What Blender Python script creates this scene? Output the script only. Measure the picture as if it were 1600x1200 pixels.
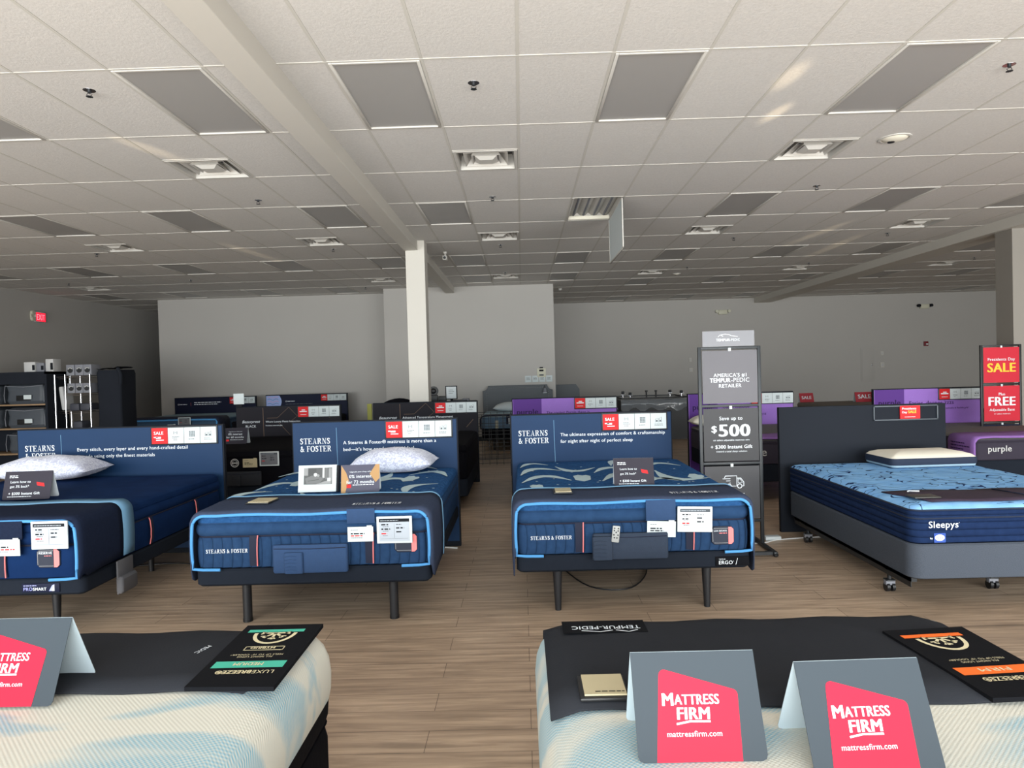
import bpy, bmesh, math, random
from mathutils import Vector, Matrix
random.seed(7)
for o in list(bpy.data.objects): bpy.data.objects.remove(o)
SC = bpy.context.scene
COL = SC.collection
PI = math.pi
EYE = 1.58          # camera height
CE = EYE + 1.993    # ceiling height

# ------------------------------------------------------------------ camera
def set_camera():
    yaw, pitch, roll = 0.0142, -0.01777, -0.02788
    cy, sy, cp, sp = math.cos(yaw), math.sin(yaw), math.cos(pitch), math.sin(pitch)
    f = Vector((-sy*cp, cy*cp, sp)); r = Vector((cy, sy, 0)); u = r.cross(f)
    r2 = r*math.cos(roll)+u*math.sin(roll); u2 = u*math.cos(roll)-r*math.sin(roll)
    cam = bpy.data.cameras.new('camera'); o = bpy.data.objects.new('camera', cam)
    COL.objects.link(o)
    m = Matrix((( r2.x, u2.x, -f.x, 0), (r2.y, u2.y, -f.y, 0), (r2.z, u2.z, -f.z, EYE), (0, 0, 0, 1)))
    o.matrix_world = m
    cam.sensor_fit = 'HORIZONTAL'; cam.sensor_width = 36; cam.lens = 36*1079/1600
    cam.clip_start = 0.05; cam.clip_end = 200
    SC.camera = o
set_camera()

# ------------------------------------------------------------------ light
SC.view_settings.view_transform = 'Standard'
SC.view_settings.look = 'None'
SC.view_settings.gamma = 1
SC.view_settings.use_curve_mapping = False
SC.view_settings.exposure = -0.08

W = bpy.data.worlds.new('world'); SC.world = W; W.use_nodes = True
nt = W.node_tree; bg = nt.nodes['Background']
sky = nt.nodes.new('ShaderNodeTexSky'); sky.sky_type = 'HOSEK_WILKIE'
sky.sun_direction = (0.3, -0.5, 0.8); sky.turbidity = 3
nt.links.new(sky.outputs[0], bg.inputs[0]); bg.inputs[1].default_value = 1.2

def area(name, loc, rot, sx, sy, power, col, spread=PI):
    l = bpy.data.lights.new(name, 'AREA'); l.shape = 'RECTANGLE'; l.size = sx; l.size_y = sy
    l.energy = power; l.color = col; l.spread = spread
    o = bpy.data.objects.new(name, l); o.location = loc; o.rotation_euler = rot; COL.objects.link(o)
    return o
WY = -1.6   # storefront window wall
# daylight through the storefront glass behind the camera: cool sky light going down,
# warm light off the sunlit pavement going up
area('daylight_sky', (1.2, WY+0.12, 1.75), (math.radians(88), 0, 0), 22, 2.8, 640, (0.83, 0.94, 1.0), math.radians(105))
area('daylight_pavement', (1.2, WY+0.14, 1.0), (math.radians(108), 0, 0), 22, 1.6, 640, (1.0, 0.91, 0.80), math.radians(125))
# sunlight glancing off parked cars outside throws small warm streaks on the ceiling
def glint(src, dst, deg, power):
    l = bpy.data.lights.new('sun_glint', 'SPOT'); l.energy = power; l.color = (1.0, 0.80, 0.52); l.spot_size = math.radians(deg); l.spot_blend = 0.9; l.shadow_soft_size = 0.03
    o = bpy.data.objects.new('sun_glint', l); COL.objects.link(o); o.location = src
    o.rotation_euler = (Vector(dst)-Vector(src)).to_track_quat('-Z', 'Y').to_euler()
glint((2.4, WY+.1, 1.5), (1.92, 4.85, CE), 1.6, 2800)
glint((3.4, WY+.1, 1.2), (2.08, 5.55, CE), 1.2, 4200)
glint((-5.8, WY+.1, 1.5), (-3.15, 5.9, CE), 1.6, 3000)
glint((6.0, WY+.1, 2.2), (4.62, 10.7, CE), 1.2, 7000)
glint((5.2, WY+.1, 2.2), (5.4, 11.9, CE), 1.2, 7000)
glint((-6.0, WY+.1, 2.2), (-4.2, 10.9, CE), 1.2, 6000)

# ------------------------------------------------------------------ materials
def lin(c):
    c = c/255.0
    return c/12.92 if c <= 0.04045 else ((c+0.055)/1.055)**2.4
def C(r, g, b): return (lin(r), lin(g), lin(b), 1)
MATS = {}
def mat(name, col, rough=0.6, metal=0.0, spec=0.5, noise=None, bump=None, sheen=0, emit=None, alpha=None, coat=0):
    """noise=(scale, amount) varies the colour; bump=(scale, strength) adds fine relief"""
    if name in MATS: return MATS[name]
    m = bpy.data.materials.new(name); m.use_nodes = True; MATS[name] = m
    t = m.node_tree; b = t.nodes['Principled BSDF']
    b.inputs['Base Color'].default_value = col; b.inputs['Roughness'].default_value = rough
    b.inputs['Metallic'].default_value = metal; b.inputs['Specular IOR Level'].default_value = spec
    if sheen: b.inputs['Sheen Weight'].default_value = sheen
    if coat: b.inputs['Coat Weight'].default_value = coat
    tc = t.nodes.new('ShaderNodeTexCoord')
    if noise:
        n = t.nodes.new('ShaderNodeTexNoise'); n.inputs['Scale'].default_value = noise[0]; n.inputs['Detail'].default_value = 4
        t.links.new(tc.outputs['Object'], n.inputs['Vector'])
        mx = t.nodes.new('ShaderNodeMix'); mx.data_type = 'RGBA'; k = noise[1]
        mx.inputs['A'].default_value = tuple(max(0, c*(1-k)) for c in col[:3])+(1,)
        mx.inputs['B'].default_value = tuple(min(1, c*(1+k)) for c in col[:3])+(1,)
        t.links.new(n.outputs['Fac'], mx.inputs['Factor']); t.links.new(mx.outputs['Result'], b.inputs['Base Color'])
    if bump:
        n = t.nodes.new('ShaderNodeTexNoise'); n.inputs['Scale'].default_value = bump[0]; n.inputs['Detail'].default_value = 3
        t.links.new(tc.outputs['Object'], n.inputs['Vector'])
        bp = t.nodes.new('ShaderNodeBump'); bp.inputs['Strength'].default_value = bump[1]; bp.inputs['Distance'].default_value = 0.004
        t.links.new(n.outputs['Fac'], bp.inputs['Height']); t.links.new(bp.outputs['Normal'], b.inputs['Normal'])
    if emit:
        b.inputs['Emission Color'].default_value = emit[0]; b.inputs['Emission Strength'].default_value = emit[1]
    if alpha is not None: b.inputs['Alpha'].default_value = alpha
    return m
def node_mat(name, build):
    if name in MATS: return MATS[name]
    m = bpy.data.materials.new(name); m.use_nodes = True; MATS[name] = m
    t = m.node_tree; build(t, t.nodes['Principled BSDF'], lambda k: t.nodes.new(k), t.links.new)
    return m
def mth(N, L, op, a, b=None):
    n = N('ShaderNodeMath'); n.operation = op
    for i, v in enumerate((a, b)):
        if v is None: continue
        if isinstance(v, (int, float)): n.inputs[i].default_value = v
        else: L(v, n.inputs[i])
    return n.outputs[0]
def mixc(N, L, f, a, b):
    n = N('ShaderNodeMix'); n.data_type = 'RGBA'
    for k, v in (('Factor', f), ('A', a), ('B', b)):
        if isinstance(v, (tuple, int, float)): n.inputs[k].default_value = v
        else: L(v, n.inputs[k])
    return n.outputs['Result']

def _floor(t, b, N, L):
    tc = N('ShaderNodeTexCoord')
    br = N('ShaderNodeTexBrick'); L(tc.outputs['Object'], br.inputs['Vector'])
    br.inputs['Scale'].default_value = 1; br.inputs['Brick Width'].default_value = 1.22; br.inputs['Row Height'].default_value = 0.178
    br.inputs['Mortar Size'].default_value = 0.0013; br.inputs['Mortar Smooth'].default_value = 0.2; br.offset = 0.37
    br.inputs['Color1'].default_value = (0.35, 0.35, 0.35, 1); br.inputs['Color2'].default_value = (0.65, 0.65, 0.65, 1); br.inputs['Mortar'].default_value = (0, 0, 0, 1)
    mp = N('ShaderNodeMapping'); mp.inputs['Scale'].default_value = (1.2, 16, 1); L(tc.outputs['Object'], mp.inputs['Vector'])
    n = N('ShaderNodeTexNoise'); n.inputs['Scale'].default_value = 1.6; n.inputs['Detail'].default_value = 7; n.inputs['Roughness'].default_value = 0.62; n.inputs['Distortion'].default_value = 0.6
    L(mp.outputs[0], n.inputs['Vector'])
    n2 = N('ShaderNodeTexNoise'); n2.inputs['Scale'].default_value = 0.9; n2.inputs['Detail'].default_value = 4; L(tc.outputs['Object'], n2.inputs['Vector'])
    v = mth(N, L, 'ADD', mth(N, L, 'MULTIPLY', n.outputs['Fac'], 0.75), mth(N, L, 'MULTIPLY', br.outputs['Color'], 0.16))
    v = mth(N, L, 'ADD', v, mth(N, L, 'MULTIPLY', n2.outputs['Fac'], 0.25))
    r = N('ShaderNodeValToRGB'); L(v, r.inputs[0])
    e = r.color_ramp.elements; e[0].position = 0.34; e[0].color = C(128, 111, 95); e[1].position = 0.78; e[1].color = C(212, 187, 161)
    k = e.new(0.55); k.color = C(172, 149, 127)
    L(mixc(N, L, br.outputs['Fac'], r.outputs[0], C(70, 58, 50)), b.inputs['Base Color'])
    b.inputs['Roughness'].default_value = 0.42; b.inputs['Specular IOR Level'].default_value = 0.4
    bp = N('ShaderNodeBump'); bp.inputs['Strength'].default_value = 0.15; bp.inputs['Distance'].default_value = 0.002
    L(n.outputs['Fac'], bp.inputs['Height']); L(bp.outputs[0], b.inputs['Normal'])
M_FLOOR = node_mat('vinyl_plank', _floor)

def _tile(t, b, N, L):
    tc = N('ShaderNodeTexCoord')
    n = N('ShaderNodeTexNoise'); n.inputs['Scale'].default_value = 55; n.inputs['Detail'].default_value = 5; n.inputs['Roughness'].default_value = 0.7
    L(tc.outputs['Object'], n.inputs['Vector'])
    n2 = N('ShaderNodeTexNoise'); n2.inputs['Scale'].default_value = 1.1; L(tc.outputs['Object'], n2.inputs['Vector'])
    a = mixc(N, L, n.outputs['Fac'], C(198, 195, 192), C(235, 232, 228))
    L(mixc(N, L, mth(N, L, 'MULTIPLY', n2.outputs['Fac'], 0.25), a, C(205, 203, 198)), b.inputs['Base Color'])
    b.inputs['Roughness'].default_value = 0.9; b.inputs['Specular IOR Level'].default_value = 0.2
    bp = N('ShaderNodeBump'); bp.inputs['Strength'].default_value = 0.55; bp.inputs['Distance'].default_value = 0.004
    L(n.outputs['Fac'], bp.inputs['Height']); L(bp.outputs[0], b.inputs['Normal'])
M_TILE = node_mat('acoustic_tile', _tile)
M_TBAR = mat('grid_bar_white', C(204, 201, 194), 0.8, spec=.1)
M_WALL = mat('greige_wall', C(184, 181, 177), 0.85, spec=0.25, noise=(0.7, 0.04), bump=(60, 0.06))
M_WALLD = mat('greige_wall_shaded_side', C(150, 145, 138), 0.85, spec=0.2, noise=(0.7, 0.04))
M_BEAM = mat('beam_paint', C(208, 204, 196), 0.7, spec=0.3, noise=(1.5, 0.02))
M_LENS = node_mat('light_lens_off', lambda t, b, N, L: (
    b.inputs['Base Color'].__setattr__('default_value', C(168, 166, 164)),
    b.inputs['Roughness'].__setattr__('default_value', 0.45)))
M_WHITE = mat('white_enamel', C(204, 201, 195), 0.6, spec=.25)
M_VENTD = mat('vent_throat', C(70, 70, 70), 0.6)
M_CHROME = mat('chrome', C(200, 200, 205), 0.22, metal=1)
M_STEELD = mat('dark_metal', C(38, 42, 46), 0.45, metal=0.2)
M_BLACK = mat('black_plastic', C(22, 23, 26), 0.45)
M_BASE = mat('base_fabric', C(33, 38, 47), 0.95, spec=0.08, bump=(400, 0.2), noise=(30, 0.1))
M_LEG = mat('leg_black', C(28, 29, 33), 0.5)
M_PAPER = mat('white_paper', C(205, 214, 216), 0.8, spec=.15)
M_CARDB = mat('card_back_white', C(214, 222, 226), 0.5)
M_INK = mat('grey_ink', C(86, 92, 98), 0.8, spec=.1)
M_INKD = mat('dark_ink', C(26, 28, 34), 0.7, spec=.15)
M_REDC = mat('sale_red', C(214, 42, 46), 0.6, spec=.2)
M_WTXT = mat('white_print', C(226, 232, 238), 0.7, spec=.2)
M_YEL = mat('yellow_print', C(250, 196, 40), 0.5)
M_HBF = mat('headboard_frame', C(23, 28, 37), 0.7, spec=.2, noise=(6, 0.06))
M_SFB = mat('headboard_blue', C(19, 49, 84), 0.55, spec=.2, noise=(1.6, 0.14))
M_BRD = mat('headboard_charcoal_brown', C(21, 19, 28), 0.6, spec=.2, noise=(2, 0.1))
M_GOLD = mat('gold_line', C(120, 98, 80), 0.6, spec=.2)
M_PUR = mat('purple_dark', C(92, 54, 136), 0.6, spec=.2)
M_LIL = mat('purple_light', C(150, 110, 194), 0.6, spec=.2)
M_LIL2 = mat('purple_wave', C(150, 106, 198), 0.45)
M_NAVY = mat('navy_board', C(18, 24, 50), 0.6, spec=.2)

def _quilt(colA, colB, kind, sc=1.0):
    def f(t, b, N, L):
        tc = N('ShaderNodeTexCoord'); sp = N('ShaderNodeSeparateXYZ'); L(tc.outputs['Object'], sp.inputs[0])
        x, y, z = sp.outputs
        n = N('ShaderNodeTexNoise'); n.inputs['Scale'].default_value = 26*sc; n.inputs['Detail'].default_value = 5; L(tc.outputs['Object'], n.inputs['Vector'])
        L(mixc(N, L, n.outputs['Fac'], colA, colB), b.inputs['Base Color'])
        b.inputs['Roughness'].default_value = 0.95; b.inputs['Specular IOR Level'].default_value = 0.06
        if kind == 'channel':
            u = mth(N, L, 'ADD', x, y)
            h = mth(N, L, 'POWER', mth(N, L, 'ABSOLUTE', mth(N, L, 'SINE', mth(N, L, 'MULTIPLY', u, PI/0.062))), 0.4)
        elif kind == 'rows':
            h = mth(N, L, 'POWER', mth(N, L, 'ABSOLUTE', mth(N, L, 'SINE', mth(N, L, 'MULTIPLY', z, PI/0.045))), 0.4)
        elif kind == 'puff':
            v = N('ShaderNodeTexVoronoi'); v.inputs['Scale'].default_value = 16*sc; L(tc.outputs['Object'], v.inputs['Vector'])
            h = mth(N, L, 'SUBTRACT', 1.0, v.outputs['Distance'])
        else:
            h = n.outputs['Fac']
        bp = N('ShaderNodeBump'); bp.inputs['Strength'].default_value = 0.9 if kind != 'velvet' else 0.2; bp.inputs['Distance'].default_value = 0.014
        L(h, bp.inputs['Height']); L(bp.outputs[0], b.inputs['Normal'])
    return f
M_SFSIDE = node_mat('blue_border', _quilt(C(33, 54, 84), C(45, 72, 107), 'channel'))
M_SFROLL = node_mat('blue_euro_top', _quilt(C(34, 57, 88), C(47, 75, 111), 'puff', 0.6))
M_SFTOP = node_mat('blue_top', _quilt(C(28, 62, 106), C(52, 96, 146), 'puff', 2.0))
M_SFVEL = node_mat('blue_velvet', _quilt(C(14, 34, 70), C(24, 50, 92), 'velvet', 0.3))
M_LEAF = mat('leaf_print', C(186, 208, 214), 0.9, spec=.1, bump=(120, 0.2))
M_COVER = mat('cover_heather', C(58, 67, 88), 0.95, spec=0.08, noise=(55, 0.22), bump=(300, 0.3))
M_COVERN = mat('cover_navy', C(30, 38, 58), 0.95, spec=0.08, noise=(55, 0.22), bump=(300, 0.3))
M_PIPE = mat('sky_piping', C(82, 150, 208), 0.7, spec=.2)
M_PIPE2 = mat('pale_blue_band', C(106, 146, 176), 0.9, spec=.1, bump=(200, 0.1))
M_CORAL = mat('coral', C(240, 130, 130), 0.6)
M_STRAP = mat('strap_navy', C(16, 24, 48), 0.8)
M_PATCH = mat('label_navy', C(22, 32, 52), 0.6)
M_POUCH = mat('pouch_blue', C(38, 66, 104), 0.85, noise=(40, 0.12), bump=(200, 0.2))
M_POUCHG = mat('pouch_slate', C(38, 50, 68), 0.85, noise=(40, 0.12), bump=(200, 0.2))
M_SCREEN = mat('e_paper', C(176, 184, 194), 0.5)
M_PLASW = mat('white_plastic', C(208, 216, 218), 0.6, spec=.2)
M_REMG = mat('remote_grey', C(170, 172, 170), 0.4)
M_PLAQ = mat('plaque_gold', C(196, 184, 150), 0.45)

def _pillow(t, b, N, L):
    tc = N('ShaderNodeTexCoord'); n = N('ShaderNodeTexNoise'); n.inputs['Scale'].default_value = 38; n.inputs['Detail'].default_value = 4
    n.inputs['Distortion'].default_value = 1.5
    L(tc.outputs['Object'], n.inputs['Vector'])
    r = N('ShaderNodeValToRGB'); L(n.outputs['Fac'], r.inputs[0]); e = r.color_ramp.elements
    e[0].position = 0.42; e[0].color = C(186, 190, 214); e[1].position = 0.56; e[1].color = C(226, 230, 244)
    L(r.outputs[0], b.inputs['Base Color']); b.inputs['Roughness'].default_value = 0.8; b.inputs['Sheen Weight'].default_value = 0.2
    bp = N('ShaderNodeBump'); bp.inputs['Strength'].default_value = 0.2; bp.inputs['Distance'].default_value = 0.003
    L(n.outputs['Fac'], bp.inputs['Height']); L(bp.outputs[0], b.inputs['Normal'])
M_PILLOW = node_mat('pillow_jacquard', _pillow)
M_CREAM = mat('cream_knit', C(236, 230, 214), 0.8)
M_NAVYF = mat('navy_gusset', C(26, 38, 60), 0.8)

def _doodle(t, b, N, L):
    tc = N('ShaderNodeTexCoord')
    n = N('ShaderNodeTexNoise'); n.inputs['Scale'].default_value = 4.0; n.inputs['Detail'].default_value = 0.6; n.inputs['Distortion'].default_value = 1.6
    L(tc.outputs['Object'], n.inputs['Vector'])
    d = mth(N, L, 'ABSOLUTE', mth(N, L, 'SUBTRACT', n.outputs['Fac'], 0.5))
    line = mth(N, L, 'LESS_THAN', d, 0.014)
    n2 = N('ShaderNodeTexNoise'); n2.inputs['Scale'].default_value = 1.8; L(tc.outputs['Object'], n2.inputs['Vector'])
    keep = mth(N, L, 'GREATER_THAN', n2.outputs['Fac'], 0.4)
    v = N('ShaderNodeTexVoronoi'); v.inputs['Scale'].default_value = 9; L(tc.outputs['Object'], v.inputs['Vector'])
    base = mixc(N, L, v.outputs['Distance'], C(146, 196, 240), C(122, 176, 232))
    L(mixc(N, L, mth(N, L, 'MULTIPLY', line, keep), base, C(32, 52, 96)), b.inputs['Base Color'])
    b.inputs['Roughness'].default_value = 0.95; b.inputs['Specular IOR Level'].default_value = 0.06
    bp = N('ShaderNodeBump'); bp.inputs['Strength'].default_value = 0.6; bp.inputs['Distance'].default_value = 0.012
    L(mth(N, L, 'SUBTRACT', 1.0, v.outputs['Distance']), bp.inputs['Height']); L(bp.outputs[0], b.inputs['Normal'])
M_DOODLE = node_mat('doodle_top', _doodle)
M_SLSIDE = node_mat('navy_border', _quilt(C(22, 36, 66), C(34, 52, 88), 'rows'))
M_BOXSP = mat('box_spring_grey', C(76, 82, 92), 0.95, spec=.08, noise=(220, 0.35), bump=(260, 0.3))

def _knit(t, b, N, L):
    tc = N('ShaderNodeTexCoord'); sp = N('ShaderNodeSeparateXYZ'); L(tc.outputs['Object'], sp.inputs[0]); x, y, z = sp.outputs
    k = 2*PI/0.0125
    u = mth(N, L, 'ADD', x, mth(N, L, 'MULTIPLY', z, 0.5)); v = mth(N, L, 'SUBTRACT', y, mth(N, L, 'MULTIPLY', z, 0.9))
    dots = mth(N, L, 'MULTIPLY', mth(N, L, 'SINE', mth(N, L, 'MULTIPLY', u, k)), mth(N, L, 'SINE', mth(N, L, 'MULTIPLY', v, k)))
    dots = mth(N, L, 'ADD', mth(N, L, 'MULTIPLY', dots, 0.5), 0.5)
    mp = N('ShaderNodeMapping'); mp.inputs['Rotation'].default_value = (0, 0, math.radians(-28)); mp.inputs['Scale'].default_value = (0.75, 2.6, 1.5); L(tc.outputs['Object'], mp.inputs['Vector'])
    n = N('ShaderNodeTexNoise'); n.inputs['Scale'].default_value = 1.5; n.inputs['Detail'].default_value = 2.0; n.inputs['Distortion'].default_value = 1.0; L(mp.outputs[0], n.inputs['Vector'])
    r = N('ShaderNodeValToRGB'); L(n.outputs['Fac'], r.inputs[0]); e = r.color_ramp.elements
    e[0].position = 0.49; e[0].color = (0.12, 0.12, 0.12, 1); e[1].position = 0.60; e[1].color = (1, 1, 1, 1)
    f = mth(N, L, 'MULTIPLY', r.outputs[0], mth(N, L, 'ADD', mth(N, L, 'MULTIPLY', dots, 0.75), 0.2))
    L(mixc(N, L, f, C(216, 211, 197), C(118, 172, 194)), b.inputs['Base Color'])
    b.inputs['Roughness'].default_value = 0.85
    bp = N('ShaderNodeBump'); bp.inputs['Strength'].default_value = 0.35; bp.inputs['Distance'].default_value = 0.0015
    L(dots, bp.inputs['Height']); L(bp.outputs[0], b.inputs['Normal'])
M_KNIT = node_mat('cooling_knit', _knit)
M_BAND = mat('foot_band_charcoal', C(43, 45, 50), 0.9, spec=.1, noise=(14, 0.06), bump=(150, 0.15))
M_PANEL = mat('panel_black', C(18, 19, 23), 0.85, spec=.1, bump=(300, 0.1))
M_CRM = mat('cream_print', C(226, 214, 176), 0.6)
M_TEAL = mat('teal_print', C(70, 186, 160), 0.6)
M_ORG = mat('orange_print', C(252, 112, 30), 0.6)
M_MFG = mat('card_slate', C(54, 62, 69), 0.55, spec=.2)
M_MFR = mat('card_pinkred', C(212, 18, 50), 0.55, spec=.25)
M_TGREY = mat('poster_grey', C(92, 90, 96), 0.42, spec=.3, noise=(2.5, 0.1))
M_TDARK = mat('poster_dark', C(44, 44, 48), 0.42, spec=.3, noise=(2.5, 0.12))
M_TTOP = mat('topper_grey', C(112, 112, 118), 0.4)
M_TAN = mat('wood_edge', C(150, 122, 92), 0.6, noise=(12, 0.15))
M_UPH = mat('grey_upholstery', C(106, 110, 114), 0.9, spec=.1, noise=(90, 0.12), bump=(200, 0.25))
M_NAIL = mat('nail_head', C(190, 190, 190), 0.3, metal=0.8)
M_BRM = mat('quilted_black', C(13, 13, 18), 0.9, spec=.08, noise=(8, 0.15), bump=(40, 0.3))
M_PURM = mat('purple_mattress_top', C(98, 96, 94), 0.85, noise=(30, 0.2), bump=(60, 0.4))
M_PURS = mat('purple_mattress_side', C(44, 38, 54), 0.8, noise=(20, 0.1))
M_TEMPB = mat('blue_grey_knit', C(92, 122, 150), 0.8, noise=(40, 0.08))
M_TEMPT = mat('pale_blue_knit', C(150, 176, 190), 0.8, noise=(40, 0.08))
M_TAUPE = mat('taupe_top', C(128, 120, 112), 0.85, noise=(5, 0.15))
M_BAG = mat('bag_slate', C(70, 76, 84), 0.55, noise=(5, 0.2), bump=(30, 0.4))
M_BOXW = mat('white_box', C(196, 196, 196), 0.6)
M_BOXG = mat('grey_box', C(128, 130, 138), 0.6)
M_CLOTHD = mat('dark_cloth', C(38, 41, 48), 0.95, spec=.08, noise=(3, 0.2), bump=(20, 0.3))
M_EXIT = mat('exit_red', C(230, 30, 50), 0.5, emit=(C(255, 30, 60), 1.2))
M_FIRE = mat('fire_red', C(120, 24, 34), 0.5)
M_IVORY = mat('ivory_plastic', C(206, 204, 184), 0.5)
M_YG = mat('olive_yellow', C(150, 150, 62), 0.6)
M_FILM = mat('plastic_film', C(150, 155, 160), 0.12, alpha=0.55, bump=(14, 0.9))
M_CABLE = mat('white_cable', C(220, 222, 222), 0.5)

# ------------------------------------------------------------------ mesh builder
_TC = {}
def text_geo(s, bold, shear):
    k = (s, bold, shear)
    if k in _TC: return _TC[k]
    cu = bpy.data.curves.new('t', 'FONT'); cu.body = s; cu.offset = bold; cu.shear = shear; cu.resolution_u = 3
    cu.size = 1; cu.space_character = 1.06
    o = bpy.data.objects.new('t', cu); COL.objects.link(o)
    dg = bpy.context.evaluated_depsgraph_get(); me = bpy.data.meshes.new_from_object(o.evaluated_get(dg))
    vs = [v.co.copy() for v in me.vertices]; fs = [tuple(p.vertices) for p in me.polygons]
    bpy.data.objects.remove(o); bpy.data.curves.remove(cu); bpy.data.meshes.remove(me)
    xs = [v.x for v in vs] or [0, 1]; x0 = min(xs); w = max(xs)-x0
    vs = [(v.x-x0, v.y) for v in vs]
    _TC[k] = (vs, fs, w); return _TC[k]

class G:
    def __init__(s): s.bm = bmesh.new(); s.mats = []
    def mi(s, m):
        if m not in s.mats: s.mats.append(m)
        return s.mats.index(m)
    def merge(s, tb, m, M=None):
        i = s.mi(m)
        for f in tb.faces: f.material_index = i
        if M is not None: bmesh.ops.transform(tb, matrix=M, verts=tb.verts)
        me = bpy.data.meshes.new('x'); tb.to_mesh(me); tb.free(); s.bm.from_mesh(me); bpy.data.meshes.remove(me)
    def box(s, x0, x1, y0, y1, z0, z1, m, bev=0.0, M=None, seg=2):
        tb = bmesh.new(); bmesh.ops.create_cube(tb, size=1)
        bmesh.ops.transform(tb, matrix=Matrix.Translation(((x0+x1)/2, (y0+y1)/2, (z0+z1)/2)) @ Matrix.Diagonal((abs(x1-x0), abs(y1-y0), abs(z1-z0), 1)), verts=tb.verts)
        if bev: bmesh.ops.bevel(tb, geom=tb.edges[:], offset=bev, segments=seg, affect='EDGES', profile=0.5)
        s.merge(tb, m, M)
    def cyl(s, p0, p1, r0, m, r1=None, seg=16, caps=True):
        p0, p1 = Vector(p0), Vector(p1); r1 = r0 if r1 is None else r1
        d = p1-p0; L = d.length
        tb = bmesh.new(); bmesh.ops.create_cone(tb, cap_ends=caps, segments=seg, radius1=r0, radius2=r1, depth=L)
        q = Vector((0, 0, 1)).rotation_difference(d.normalized()).to_matrix().to_4x4()
        s.merge(tb, m, Matrix.Translation((p0+p1)/2) @ q)
    def sph(s, c, r, m, sc=(1, 1, 1), seg=16):
        tb = bmesh.new(); bmesh.ops.create_uvsphere(tb, u_segments=seg, v_segments=seg//2, radius=r)
        s.merge(tb, m, Matrix.Translation(c) @ Matrix.Diagonal((*sc, 1)))
    def tube(s, pts, r, m, seg=8, closed=False):
        pts = [Vector(p) for p in pts]; n = len(pts); rings = []
        for i, p in enumerate(pts):
            a = pts[(i-1) % n] if (i or closed) else p; b = pts[(i+1) % n] if (i < n-1 or closed) else p
            t = (b-a).normalized(); up = Vector((0, 0, 1)) if abs(t.z) < 0.9 else Vector((0, 1, 0))
            u = t.cross(up).normalized(); v = t.cross(u)
            rings.append([p+(u*math.cos(2*PI*k/seg)+v*math.sin(2*PI*k/seg))*r for k in range(seg)])
        s.loft(rings, m, wrap=closed, cap=not closed)
    def loft(s, rings, m, wrap=False, cap=True, mats=None, capm=None):
        i0 = s.mi(m); V = [[s.bm.verts.new(p) for p in r] for r in rings]; n = len(V)
        for a in range(n if wrap else n-1):
            A, B = V[a], V[(a+1) % n]; k = len(A); mi = s.mi(mats[a]) if mats else i0
            for j in range(k):
                try: f = s.bm.faces.new((A[j], A[(j+1) % k], B[(j+1) % k], B[j])); f.material_index = mi
                except ValueError: pass
        if cap and not wrap:
            for r, rev in ((V[0], True), (V[-1], False)):
                try:
                    f = s.bm.faces.new(list(reversed(r)) if rev else r); f.material_index = s.mi(capm) if (capm and not rev) else i0
                except ValueError: pass
    def grid(s, P, m, closed=False):
        i = s.mi(m); V = [[s.bm.verts.new(p) for p in r] for r in P]
        for a in range(len(V)-1):
            for b in range(len(V[0])-1):
                f = s.bm.faces.new((V[a][b], V[a][b+1], V[a+1][b+1], V[a+1][b])); f.material_index = i
    def poly(s, pts, m):
        i = s.mi(m); f = s.bm.faces.new([s.bm.verts.new(p) for p in pts]); f.material_index = i
    def rrect(s, w, d, r, prof, m, mats=None, seg=5, cx=0, cy=0, capm=None, wob=0):
        """stack of rounded rectangles; prof = (inset, z); foot edge at cy-d/2"""
        rings = []
        for ins, z in prof:
            a, b, rr = w/2-ins, d/2-ins, max(r-ins, 0.012); ring = []
            for qx, qy, a0 in ((1, -1, -PI/2), (1, 1, 0), (-1, 1, PI/2), (-1, -1, PI)):
                for k in range(seg+1):
                    t = a0+PI/2*k/seg
                    ring.append((cx+qx*(a-rr)+rr*math.cos(t), cy+qy*(b-rr)+rr*math.sin(t), z))
            rings.append(ring)
        s.loft(rings, m, mats=mats, capm=capm)
    def obj(s, name, parent=None, smooth=35, loc=None, rot=None, label=None):
        bmesh.ops.recalc_face_normals(s.bm, faces=[f for f in s.bm.faces if len(f.verts) >= 3 and not f.tag])
        me = bpy.data.meshes.new(name); s.bm.to_mesh(me); s.bm.free()
        for m in s.mats: me.materials.append(m)
        if smooth:
            me.polygons.foreach_set('use_smooth', [True]*len(me.polygons)); me.set_sharp_from_angle(angle=math.radians(smooth))
        o = bpy.data.objects.new(name, me); COL.objects.link(o)
        if parent: o.parent = parent
        if loc: o.location = loc
        if rot: o.rotation_euler = rot
        if label: o['label'] = label
        return o

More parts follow.
